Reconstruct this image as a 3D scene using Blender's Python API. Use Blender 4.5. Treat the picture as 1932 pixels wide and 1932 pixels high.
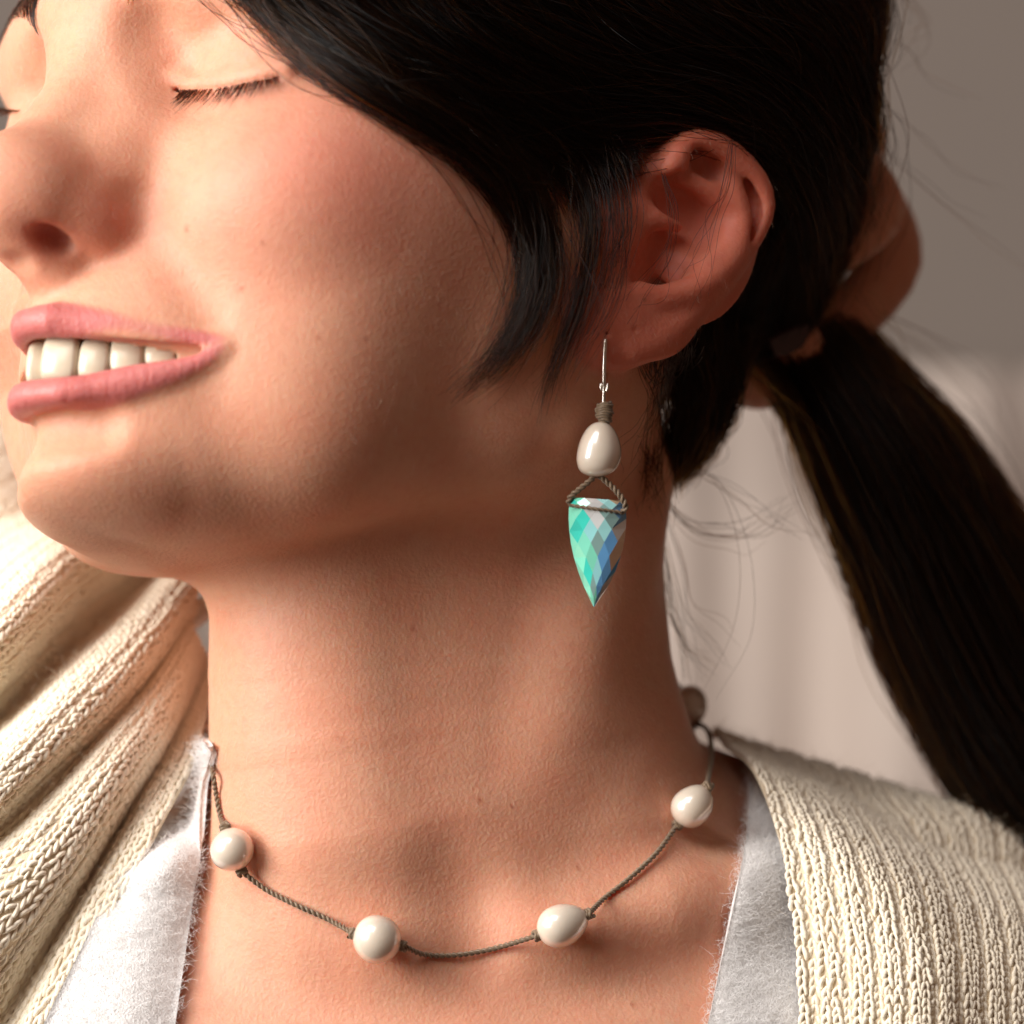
import bpy, math, random, os
import numpy as np
rng = np.random.default_rng(7)
random.seed(7)
SC = bpy.context.scene
for o in list(bpy.data.objects):
    bpy.data.objects.remove(o)

# ------------------------------------------------------------------ camera, light, exposure
MM = 0.001
D = 1200.0            # camera distance to the focus plane (mm)
PX = 8.3              # photo pixels (1932 wide) per mm in the focus plane
cam_d = bpy.data.cameras.new('camera')
cam = bpy.data.objects.new('camera', cam_d)
SC.collection.objects.link(cam)
cam.location = (0, -D * MM, 0)
cam.rotation_euler = (math.pi / 2, 0, 0)
cam_d.sensor_width = 36.0
cam_d.lens = 36.0 * D / (1932 / PX)
cam_d.clip_start = 0.05
cam_d.clip_end = 50.0
cam_d.dof.use_dof = True
cam_d.dof.focus_distance = (D - 6) * MM
cam_d.dof.aperture_fstop = 7.0
SC.camera = cam

SC.view_settings.view_transform = 'Standard'
SC.view_settings.look = 'None'
SC.view_settings.gamma = 1.0
SC.view_settings.exposure = 0.0
SC.view_settings.use_curve_mapping = False

world = bpy.data.worlds.new('World')
SC.world = world
world.use_nodes = True
bg = world.node_tree.nodes['Background']
bg.inputs[0].default_value = (1.0, 0.56, 0.38, 1)
bg.inputs[1].default_value = 0.10

def area_light(name, loc, target, size, power, color, size_y=None):
    ld = bpy.data.lights.new(name, 'AREA')
    ld.energy = power
    ld.color = color
    ld.shape = 'RECTANGLE'
    ld.size = size
    ld.size_y = size_y or size
    lo = bpy.data.objects.new(name, ld)
    SC.collection.objects.link(lo)
    from mathutils import Vector
    lo.location = loc
    lo.rotation_euler = (Vector(target) - Vector(loc)).to_track_quat('-Z', 'Y').to_euler()
    return lo
area_light('window_light', (-1.13, -0.57, 0.36), (-0.03, 0, 0.0), 0.80, 34, (1.0, 0.955, 0.905), 0.85)
area_light('face_fill_light', (-0.62, -0.86, 1.12), (-0.02, 0, 0.02), 0.90, 11, (1.0, 0.955, 0.95), 0.70)  # added soft lamp high in front, brightens the face

SC.render.engine = 'CYCLES'
SC.cycles.use_denoising = True
SC.cycles.max_bounces = 10
SC.cycles.transparent_max_bounces = 16

# ------------------------------------------------------------------ helpers
def P(u, v, d=0.0):
    """a point of the place (mm) from photo measurements and its own depth"""
    k = (1 + d / D) / PX
    return np.array([(u - 966) * k, d, -(v - 966) * k])

def PP(lst):
    return np.array([P(*q) for q in lst])

def link(o, parent=None):
    SC.collection.objects.link(o)
    if parent is not None:
        o.parent = parent
    return o

def mesh_obj(name, verts, faces, mat, parent=None, smooth=True, label=None, kind=None, mm=True):
    me = bpy.data.meshes.new(name)
    v = np.asarray(verts, dtype=np.float64) * (MM if mm else 1)
    if isinstance(faces, np.ndarray) and faces.ndim == 2:
        n, k = faces.shape
        me.vertices.add(len(v))
        me.vertices.foreach_set('co', v.astype(np.float32).ravel())
        me.loops.add(n * k)
        me.loops.foreach_set('vertex_index', faces.astype(np.int32).ravel())
        me.polygons.add(n)
        me.polygons.foreach_set('loop_start', np.arange(0, n * k, k, dtype=np.int32))
        me.update(calc_edges=True)
        me.validate()
    else:
        me.from_pydata([tuple(p) for p in v], [], [list(f) for f in faces])
        me.update()
    if smooth:
        me.polygons.foreach_set('use_smooth', np.ones(len(me.polygons), dtype=bool))
    if mat:
        me.materials.append(mat)
    o = bpy.data.objects.new(name, me)
    link(o, parent)
    if label:
        o['label'] = label
    if kind:
        o['kind'] = kind
    return o

def empty(name, loc=(0, 0, 0), label=None, cat=None, group=None):
    o = bpy.data.objects.new(name, None)
    o.location = loc
    link(o)
    if label: o['label'] = label
    if cat: o['category'] = cat
    if group: o['group'] = group
    return o

def catmull(pts, n):
    pts = np.asarray(pts, float)
    if len(pts) == 2:
        t = np.linspace(0, 1, n)[:, None]
        return pts[0] * (1 - t) + pts[1] * t
    q = np.vstack([2 * pts[0] - pts[1], pts, 2 * pts[-1] - pts[-2]])
    m = len(pts) - 1
    t = np.linspace(0, m - 1e-9, n)
    i = t.astype(int); f = (t - i)[:, None]
    a, b, c, d = q[i], q[i + 1], q[i + 2], q[i + 3]
    return .5 * ((2 * b) + (c - a) * f + (2 * a - 5 * b + 4 * c - d) * f**2 + (3 * b - a - 3 * c + d) * f**3)

# ------------------------------------------------------------------ materials
def new_mat(name):
    m = bpy.data.materials.new(name)
    m.use_nodes = True
    nt = m.node_tree
    return m, nt, nt.nodes['Principled BSDF'], nt.nodes.new, nt.links.new

def simple_mat(name, col, rough=.5, **kw):
    m, nt, b, N, Lk = new_mat(name)
    b.inputs['Base Color'].default_value = (*col, 1)
    b.inputs['Roughness'].default_value = rough
    for k, v in kw.items():
        b.inputs[k.replace('_', ' ')].default_value = v
    return m

def skin_material():
    m, nt, b, N, Lk = new_mat('skin')
    tc = N('ShaderNodeTexCoord')
    att = N('ShaderNodeAttribute'); att.attribute_name = 'tint'
    # blotchy colour
    n1 = N('ShaderNodeTexNoise'); n1.inputs['Scale'].default_value = 75; n1.inputs['Detail'].default_value = 5
    n2 = N('ShaderNodeTexNoise'); n2.inputs['Scale'].default_value = 420; n2.inputs['Detail'].default_value = 3
    Lk(tc.outputs['Object'], n1.inputs['Vector']); Lk(tc.outputs['Object'], n2.inputs['Vector'])
    r1 = N('ShaderNodeMapRange'); r1.inputs[1].default_value = .35; r1.inputs[2].default_value = .7
    Lk(n1.outputs['Fac'], r1.inputs[0])
    mx = N('ShaderNodeMix'); mx.data_type = 'RGBA'; mx.blend_type = 'MULTIPLY'
    mx.inputs[7].default_value = (1.0, .90, .88, 1)
    Lk(r1.outputs[0], mx.inputs[0]); Lk(att.outputs['Color'], mx.inputs[6])
    mx2 = N('ShaderNodeMix'); mx2.data_type = 'RGBA'; mx2.blend_type = 'MULTIPLY'
    mx2.inputs[7].default_value = (.96, .91, .90, 1)
    r2 = N('ShaderNodeMapRange'); r2.inputs[1].default_value = .45; r2.inputs[2].default_value = .75
    Lk(n2.outputs['Fac'], r2.inputs[0]); Lk(r2.outputs[0], mx2.inputs[0]); Lk(mx.outputs[2], mx2.inputs[6])
    # freckles and moles
    vo = N('ShaderNodeTexVoronoi'); vo.inputs['Scale'].default_value = 62
    Lk(tc.outputs['Object'], vo.inputs['Vector'])
    sep = N('ShaderNodeSeparateColor'); Lk(vo.outputs['Color'], sep.inputs[0])
    gt = N('ShaderNodeMath'); gt.operation = 'GREATER_THAN'; gt.inputs[1].default_value = .80
    Lk(sep.outputs[0], gt.inputs[0])
    sp = N('ShaderNodeMapRange'); sp.inputs[1].default_value = .045; sp.inputs[2].default_value = .02
    sp.inputs[3].default_value = 0; sp.inputs[4].default_value = .5
    Lk(vo.outputs['Distance'], sp.inputs[0])
    ml = N('ShaderNodeMath'); ml.operation = 'MULTIPLY'; Lk(gt.outputs[0], ml.inputs[0]); Lk(sp.outputs[0], ml.inputs[1])
    mx3 = N('ShaderNodeMix'); mx3.data_type = 'RGBA'; mx3.inputs[7].default_value = (.36, .13, .07, 1)
    Lk(ml.outputs[0], mx3.inputs[0]); Lk(mx2.outputs[2], mx3.inputs[6])
    Lk(mx3.outputs[2], b.inputs['Base Color'])
    b.inputs['Subsurface Weight'].default_value = .8
    b.inputs['Subsurface Radius'].default_value = (1.0, .36, .2)
    b.inputs['Subsurface Scale'].default_value = .0032
    b.inputs['Specular IOR Level'].default_value = .4
    Lk(att.outputs['Alpha'], b.inputs['Roughness'])
    # pores, fine crossing lines
    n3 = N('ShaderNodeTexNoise'); n3.inputs['Scale'].default_value = 1500; n3.inputs['Detail'].default_value = 4
    v3 = N('ShaderNodeTexVoronoi'); v3.inputs['Scale'].default_value = 900
    Lk(tc.outputs['Object'], n3.inputs['Vector']); Lk(tc.outputs['Object'], v3.inputs['Vector'])
    ad = N('ShaderNodeMath'); ad.operation = 'MULTIPLY_ADD'; ad.inputs[1].default_value = .6
    Lk(v3.outputs['Distance'], ad.inputs[0]); Lk(n3.outputs['Fac'], ad.inputs[2])
    bp = N('ShaderNodeBump'); bp.inputs['Strength'].default_value = .42; bp.inputs['Distance'].default_value = .0003
    lp = N('ShaderNodeAttribute'); lp.attribute_name = 'lip'
    mp = N('ShaderNodeMapping'); mp.inputs['Scale'].default_value = (1.0, 1.0, .16); mp.inputs['Rotation'].default_value = (0, .12, 0)
    nl = N('ShaderNodeTexNoise'); nl.inputs['Scale'].default_value = 900; nl.inputs['Detail'].default_value = 2
    Lk(tc.outputs['Object'], mp.inputs['Vector']); Lk(mp.outputs[0], nl.inputs['Vector'])
    l2 = N('ShaderNodeMath'); l2.operation = 'MULTIPLY'; Lk(lp.outputs['Fac'], l2.inputs[0]); Lk(nl.outputs['Fac'], l2.inputs[1])
    l3 = N('ShaderNodeMath'); l3.operation = 'MULTIPLY_ADD'; l3.inputs[1].default_value = 2.2
    Lk(l2.outputs[0], l3.inputs[0]); Lk(ad.outputs[0], l3.inputs[2])
    Lk(l3.outputs[0], bp.inputs['Height'])
    Lk(bp.outputs[0], b.inputs['Normal'])
    return m
M_SKIN = skin_material()

# ------------------------------------------------------------------ the head's own frame (F forward, L her left, U up), mm
def head_frame(y, p, r):
    F = np.array([-np.sin(y), -np.cos(y), 0]); L = np.array([np.cos(y), -np.sin(y), 0]); U = np.array([0, 0, 1.])
    F2 = F * np.cos(p) + U * np.sin(p); U2 = -F * np.sin(p) + U * np.cos(p)
    L3 = L * np.cos(r) + U2 * np.sin(r); U3 = -L * np.sin(r) + U2 * np.cos(r)
    return np.stack([F2, L3, U3], 1)
HM = head_frame(*np.radians([46, 17, 10])); HS = 1.06
HO = P(1150, 430, 0) - HM @ np.array([0, 70 * HS, 0])
def H(F, L, U):
    return HO + HS * (HM @ np.array([F, L, U], float))
def HH(lst):
    return np.array([H(*q) for q in lst])
def to_local(X):
    return ((X - HO) @ HM) / HS
CAM = np.array([0, -D, 0.])
def inv(u, v, L):
    """head coordinates of the sight line (u, v) at lateral offset L"""
    b = P(u, v, 0) - CAM
    A = np.stack([b, -HS * HM[:, 0], -HS * HM[:, 2]], 1)
    k, F, U = np.linalg.solve(A, HO + HS * HM[:, 1] * L - CAM)
    return F, U
def arc_drop(L, k=.93, c=5.0):
    return k * (np.sqrt(L * L + c * c) - c)
def onarch(u, v, F0, a):
    lo, hi = -3., 60.
    f = lambda L: inv(u, v, L)[0] - (F0 - arc_drop(L))
    # f is decreasing/increasing monotonic enough: scan
    Ls = np.linspace(lo, hi, 400); fs = np.array([f(l) for l in Ls])
    s = np.where(fs[:-1] * fs[1:] <= 0)[0]
    if len(s) == 0:
        l = Ls[np.argmin(abs(fs))]
    else:
        i = s[0]; l = Ls[i] - fs[i] * (Ls[i + 1] - Ls[i]) / (fs[i + 1] - fs[i])
    F, U = inv(u, v, l)
    return np.array([F, l, U])

# ------------------------------------------------------------------ distance-field sculpting
def smin(a, b, k):
    h = np.clip(.5 + .5 * (b - a) / k, 0, 1)
    return b + (a - b) * h - k * h * (1 - h)
def smax(a, b, k):
    return -smin(-a, -b, k)
def ell(p, c, r, A=None):
    q = p - np.asarray(c, p.dtype)
    if A is not None:
        q = q @ np.asarray(A, p.dtype)
    r = np.asarray(r, p.dtype)
    k0 = np.sqrt(((q / r)**2).sum(1)); k1 = np.sqrt(((q / (r * r))**2).sum(1)) + 1e-9
    return k0 * (k0 - 1) / k1
def cone(p, a, b, ra, rb):
    a = np.asarray(a, p.dtype); b = np.asarray(b, p.dtype)
    ab = b - a; t = np.clip(((p - a) @ ab) / (ab @ ab + 1e-12), 0, 1)
    return np.sqrt((((p - a) - t[:, None] * ab)**2).sum(1)) - (ra + (rb - ra) * t)
def tube(p, pts, rad):
    """rounded tube along a polyline with a radius at each point"""
    d = None
    for i in range(len(pts) - 1):
        e = cone(p, pts[i], pts[i + 1], rad[i], rad[i + 1])
        d = e if d is None else np.minimum(d, e)
    return d
def stube(p, pts, rad, n=14):
    return tube(p, catmull(pts, n), np.interp(np.linspace(0, len(pts) - 1, n), range(len(pts)), rad))

# mouth outline measured along the dental arch
ARC = .0235
def arch(lst, F0=99.6):
    return np.array([onarch(u, v, F0, ARC) for u, v in lst])
UL_TOP = arch([(56, 571), (80, 567), (141, 583), (219, 597), (300, 628), (372, 646), (425, 655)])
UL_BOT = arch([(62, 634), (86, 638), (141, 638), (219, 641), (300, 647), (372, 652), (425, 657)])
LL_TOP = arch([(72, 704), (98, 707), (150, 705), (219, 697), (300, 689), (372, 677), (425, 659)])
LL_BOT = arch([(72, 786), (100, 788), (160, 781), (230, 765), (300, 738), (372, 697), (425, 662)])
def mirror_fix(a):
    a = a.copy(); a[0, 1] = 0.0
    return a
UL_TOP, UL_BOT, LL_TOP, LL_BOT = map(mirror_fix, (UL_TOP, UL_BOT, LL_TOP, LL_BOT))
UL_C = (UL_TOP + UL_BOT) / 2; UL_R = np.maximum(np.linalg.norm(UL_TOP - UL_BOT, axis=1) / 2, [.8, .8, .8, .8, 1.45, 1.2, .8])
LL_C = (LL_TOP + LL_BOT) / 2; LL_R = np.maximum(np.linalg.norm(LL_TOP - LL_BOT, axis=1) / 2, [.8, .8, .8, .8, 1.7, 1.6, .9])
UL_R = UL_R * .86; LL_R = LL_R * .78; LL_C[:, 2] += [.9, .9, .9, .8, .4, 0, 0]
UL_C[:, 0] += [-1.6, -1.6, -1.5, -.9, .3, .9, .8]; UL_C[:, 2] += [0, 0, 0, 0, .3, .3, .1]
LL_C[:, 0] += [-1.9, -1.9, -1.8, -1.2, -.1, .6, .8]; LL_C[:, 2] -= [0, 0, 0, 0, 0, .4, .2]

_MC = catmull((UL_BOT + LL_TOP) / 2, 12)
_MR = np.interp(np.linspace(0, 6, 12), range(7), np.maximum(np.linalg.norm(UL_BOT - LL_TOP, axis=1) / 2, .25))
def face_detail(q, d, far):
    # nose
    nose = stube(q, [(90, 0, 34), (92.5, 0, 16), (97, 0, 6), (103, 0, -4), (108, 0, -11)], [6, 5.6, 5.8, 6.4, 7.5], 7)
    nose = smin(nose, cone(q, (78, 7, 24), (90, 9.5, -8), 7.5, 8.5), 14)
    nose = smin(nose, ell(q, (107.5, 0, -13.6), (12, 9.6, 9.2)), 8)
    nose = smin(nose, ell(q, (102, 6, -15.5), (9.5, 7, 8.2)), 9)
    d = smin(d, nose, 8)
    d = smin(d, ell(q, (92, 10.5, -18.3), (8.4, 5.8, 6.6)), 5.5)
    d = smin(d, cone(q, (109, 0, -20), (95, 0, -27), 5.2, 6.0), 5)
    d = smax(d, -ell(q, (102, 7.6, -25.2), (5.6, 2.3, 3.2)), 1.6)         # nostril
    d = smax(d, -stube(q, [(91, 21, -15), (88.5, 24, -23), (84, 29.5, -32), (80, 34, -39)], [.4, .75, .7, -.4], 9), 8)
    # lips
    d = smin(d, stube(q, UL_C, UL_R, 13) + far, 3.0)
    d = smin(d, stube(q, LL_C, LL_R, 13) + far, 3.4)
    d = smax(d, -stube(q, [(97, 0, -65.5), (89, 14, -64)], [3.4, 2.4], 4), 6)      # under the lower lip
    d = smax(d, -cone(q, (103.6, 0, -30), (103.8, 0, -36), 2.0, 2.0), 3)        # philtrum
    # mouth opening between the lip edges
    op = None
    for i in range(11):
        for off, gr in ((-5, 0), (0, 0), (6, 2 * (1 - i / 10)), (13, 3 * (1 - i / 10))):
            if off > 5 and i > 9:
                continue
            o = np.array([off, off * .25 * min(1, _MC[i][1] / 20), 0])
            e = cone(q, _MC[i] - o, _MC[i + 1] - o, _MR[i] + gr, _MR[i + 1] + gr)
            op = e if op is None else np.minimum(op, e)
    d = smax(d, -op, 1.2)
    # lids
    d = smin(d, tube(q, LASH + np.array([-.9, 0, 1.5]), [1.3] * len(LASH)), 3.0)       # upper lid margin
    d = smax(d, -tube(q, LASH + np.array([.3, 0, -.7]), np.concatenate([[.2], np.full(len(LASH) - 2, .45), [.2]])), .8)
    d = smax(d, -tube(q, CREASE, np.linspace(.5, -2.0, len(CREASE))), 3.4)
    return d
LASH = catmull([(81.8, 16.6, 15), (81.6, 20.5, 13.5), (81.6, 25, 12.4), (80.6, 33, 11.6), (79.4, 39.5, 11.8), (77.4, 43, 12.5), (76.2, 44.6, 12.9)], 15)
CREASE = catmull([(84.5, 19, 20), (85, 24, 23), (83, 31, 24.5), (78, 39, 23)], 9)
def far_dent(L, U):
    """the smile pulls the far half of the mouth a little further back"""
    w = np.clip((-L - 2) / 11, 0, 1); w = w * w * (3 - 2 * w) * np.clip((60 + L) / 20, 0, 1)
    return 6.0 * w * np.clip((-30 - U) / 8, 0, 1) * np.clip((U + 76) / 9, 0, 1)
def face_space(X):
    q = to_local(X).astype(np.float32)
    q[:, 0] += far_dent(q[:, 1], q[:, 2])
    q[:, 1] = np.sqrt(q[:, 1]**2 + 3) - .9
    return q
def sdf_head(X):
    q = face_space(X)
    far = np.clip(-((X - HO) @ HM[:, 1]) / HS - 6, 0, 9) * .55
    d = ell(q, (-2, 0, 45), (95, 74, 83))
    d = smin(d, ell(q, (40, 0, -12), (49, 61, 64)), 14)                 # face mass
    d = smin(d, ell(q, (2, 38, -16), (42, 34, 42)), 14)                 # side of the jaw below the ear
    d = smin(d, cone(q, (10, 42, -43), (68, 11, -66), 15, 11), 14)  # mandible
    d = smin(d, ell(q, (57, 0, -54), (30, 30, 21)), 14)
    d = smin(d, ell(q, (78.5, 0, -69), (14.5, 17, 10)), 9)                  # chin
    d = smin(d, ell(q, (45, 33, -36), (26, 23, 34)), 10)                # buccal fill
    d = smin(d, ell(q, (42, 42, -6), (35, 24, 24)), 14)                 # cheekbone
    d = smin(d, ell(q, (62.5, 35.5, -11), (21, 21, 17.5)), 11)                # raised smiling cheek
    d = smin(d, ell(q, (68, 0, -41), (28, 29, 24)), 8)                  # muzzle
    d = smin(d, cone(q, (87, 6, 34), (69, 44, 39), 9, 8), 12)           # brow
    d = smax(d, -ell(q, (90, 28, 16), (13, 13, 9)), 10)                 # socket
    d = smax(d, -ell(q, (91, 17, 20), (8, 5, 9)), 8)
    d = smin(d, ell(q, (66.5, 30.5, 16), (14.5, 16, 14)), 6)            # eyeball under lids
    m = (q[:, 0] > 60) & (q[:, 1] < 52) & (q[:, 2] < 46) & (d < 48)
    if m.any():
        d[m] = face_detail(q[m], d[m], far[m])
    return d * HS

def ear_d(u, v):
    return -13 + .0853 * (u - 1150) - .026 * (v - 687) + 3.0 * min(max((1260 - u) / 120, 0), 1)
def E(u, v, h=0.):
    return P(u, v, ear_d(u, v) - h)
def EE(l):
    return np.array([E(*q) for q in l])
_e1 = E(1400, 450) - E(1300, 450); _e1 /= np.linalg.norm(_e1)
_e2 = E(1300, 350) - E(1300, 450); _e2 /= np.linalg.norm(_e2)
_en = np.cross(_e1, _e2); _en /= np.linalg.norm(_en)            # away from the head, toward the viewer
if _en[1] > 0: _en = -_en
_c, _s = math.cos(math.radians(-27)), math.sin(math.radians(-27))
EAR_A = np.stack([_e1 * _c + _e2 * _s, -_e1 * _s + _e2 * _c, _en], 1)   # short axis, long axis, normal

def sdf_ear(X):
    p = X.astype(np.float32)
    d = ell(p, E(1320, 430, 0), (15.5, 25, 3.2), EAR_A)
    d = smin(d, ell(p, E(1132, 604, 2.0), (11, 11, 4.6), EAR_A), 8)
    d = smin(d, ell(p, E(1222, 596, 1), (10, 9, 3.8), EAR_A), 6)
    d = smin(d, cone(p, E(1272, 310, 1), E(1205, 340, -5), 4.5, 6), 5)
    # attachment to the skull
    d = smin(d, cone(p, E(1250, 440, -12), E(1290, 460, -3), 14, 9), 6)
    hel = EE([(1225, 452, 1), (1246, 405, 3), (1262, 345, 5), (1282, 283, 6), (1330, 266, 7), (1390, 300, 7), (1432, 350, 6.5),
              (1440, 400, 5.5), (1414, 455, 4.5), (1372, 510, 3.6), (1328, 560, 2.8), (1285, 602, 2.2), (1235, 642, 1.6), (1185, 664, 1.2)])
    d = smin(d, stube(p, hel, [1.8, 2.2, 2.6, 2.9, 3.2, 3.1, 2.8, 2.6, 2.5, 2.6, 2.8, 3.0, 3.2, 3.2], 28), 3.6)
    d = smax(d, -ell(p, E(1235, 470, 6), (11.5, 11.5, 9.5), EAR_A), 3.4)     # concha bowl
    d = smax(d, -ell(p, E(1298, 405, 5), (9.5, 9, 7), EAR_A), 3.4)
    anti = EE([(1352, 305, 3.4), (1380, 362, 4.4), (1394, 425, 5.0), (1375, 488, 5.0), (1318, 540, 4.6), (1250, 562, 4.2), (1205, 552, 4.4)])
    d = smin(d, stube(p, anti, [2.4, 3.1, 3.5, 3.6, 3.4, 3.0, 2.6], 20), 2.4)
    d = smin(d, stube(p, EE([(1285, 335, 3), (1325, 350, 3.8), (1375, 385, 4.2)]), [1.8, 2.4, 2.8], 8), 2.2)
    d = smax(d, -stube(p, EE([(1310, 295, 6), (1340, 320, 6)]), [1.9, 1.5], 4), 3.2)    # triangular fossa
    d = smax(d, -stube(p, EE([(1405, 335, 6), (1424, 390, 6), (1412, 440, 6), (1375, 497, 5.5)]), [.8, 1.2, 1.3, .6], 10), 2.4)
    d = smin(d, stube(p, EE([(1215, 400, -1), (1240, 415, 1.5), (1275, 428, 0)]), [2.4, 2.0, 1.4], 6), 1.8)   # crus
    d = smin(d, ell(p, E(1158, 440, -1), (7, 10, 5), EAR_A), 6)              # tragus
    d = smax(d, -stube(p, EE([(1180, 505, 6), (1150, 530, 6)]), [3.0, 2.0], 4), 2)
    # piercings
    d = smax(d, -cone(p, E(1143, 629, 10), E(1143, 629, 2), .3, .3), .6)
    d = smax(d, -cone(p, E(1198, 621, 10), E(1198, 621, 3), .2, .2), .7)
    return d

def sdf_torso(X):
    p = X.astype(np.float32)
    d = stube(p, PP([(650, 860, 26), (622, 1080, 22), (624, 1320, 20), (660, 1560, 20)]), [25, 27, 28, 32], 6)
    d = smin(d, stube(p, PP([(975, 760, 48), (1000, 1080, 43), (1012, 1320, 42), (1050, 1560, 42)]), [30, 30.5, 32.5, 38], 6), 26)
    d = smin(d, stube(p, PP([(812, 760, 54), (812, 1080, 48), (822, 1320, 46), (850, 1560, 46)]), [41, 41, 42, 46], 4), 20)
    body = ell(p, P(880, 2150, 72), (170, 92, 84))
    tr = cone(p, P(900, 1400, 84), P(1800, 1760, 78), 14, 24)
    tl = cone(p, P(720, 1220, 100), P(-60, 1720, 112), 20, 24)
    t = smin(smin(body, tr, 26), tl, 26)
    d = smin(d, t, 24)
    d = smin(d, stube(p, PP([(1000, 1770, 1), (1200, 1720, 3), (1480, 1680, 24), (1800, 1660, 66)]), [5, 5.5, 6, 7], 6), 16)
    d = smin(d, stube(p, PP([(790, 1790, 1), (600, 1770, 4), (330, 1760, 32)]), [5, 5, 6], 5), 16)
    # sternomastoid, throat and the notch above the breastbone
    d = smin(d, stube(p, PP([(945, 1730, 10), (1010, 1480, 13), (1090, 1200, 18), (1180, 900, 36)]), [4, 6, 8, 9], 7), 14)
    d = smin(d, stube(p, PP([(650, 1300, 8), (690, 1500, 6), (800, 1700, 8)]), [6, 6, 4], 5), 14)
    d = smax(d, -ell(p, P(885, 1690, -19), (8, 9, 14)), 12)
    d = smax(d, -ell(p, P(1180, 1590, -17), (19, 11, 13)), 18)
    return d

# the hand gathered round the ponytail behind the head
HAND = [
    # index and middle bent round the hair, knuckles out
    (PP([(1580, 280, 92), (1622, 335, 82), (1650, 395, 74), (1600, 452, 68), (1500, 500, 66)]), [7.0, 7.2, 7.2, 6.6, 6.0]),
    (PP([(1640, 370, 118), (1672, 430, 108), (1676, 505, 98), (1606, 592, 88), (1495, 660, 82)]), [7.0, 7.6, 7.8, 7.4, 6.6]),
    # ring and little finger behind them, one tip pointing down
    (PP([(1520, 300, 128), (1575, 280, 122), (1618, 255, 108), (1622, 312, 98)]), [8.5, 8, 7, 5.5]),
    (PP([(1440, 400, 150), (1500, 500, 145), (1520, 600, 125), (1450, 660, 100)]), [8.5, 8, 7.2, 6]),
    # thumb under the hair tie
    (PP([(1360, 560, 120), (1390, 680, 96), (1450, 700, 78), (1500, 655, 66)]), [10, 9.5, 9, 7]),
]
def sdf_hand(X):
    p = X.astype(np.float32)
    d = smin(cone(p, P(1380, 330, 140), P(1400, 480, 138), 20, 17), cone(p, P(1380, 330, 140), P(1150, 150, 185), 20, 26), 14)
    for c, r in HAND:
        d = smin(d, stube(p, c, r, 12), .8)
    return d
# the raised forearm and upper arm, behind the head
def sdf_arm(X):
    p = X.astype(np.float32)
    return tube(p, PP([(1150, 150, 185), (300, -40, 260), (0, 1500, 150)]), [26, 34, 44])

def boxed(fn, c, rad):
    c = np.asarray(c)
    def f(X):
        dd = np.linalg.norm(X - c, axis=1) - rad
        m = dd < 12
        out = (dd + 6).astype(np.float32)
        if m.any():
            out[m] = fn(X[m])
        return out
    return f
sdf_ear_b = boxed(sdf_ear, E(1270, 460, 0), 34)
sdf_hand_b = boxed(sdf_hand, P(1470, 450, 120), 62)
def sdf_body(X):
    h = sdf_head(X)
    t = sdf_torso(X)
    d = smin(h, t, 13)
    d = smin(d, sdf_ear_b(X), 4.0)
    d = np.minimum(d, sdf_hand_b(X))
    return d

from concurrent.futures import ThreadPoolExecutor
_pool = ThreadPoolExecutor(4)
def chunked(f, X, n=24000):
    return np.concatenate(list(_pool.map(f, [X[i:i + n] for i in range(0, len(X), n)]))) if len(X) > n else f(X)

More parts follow.
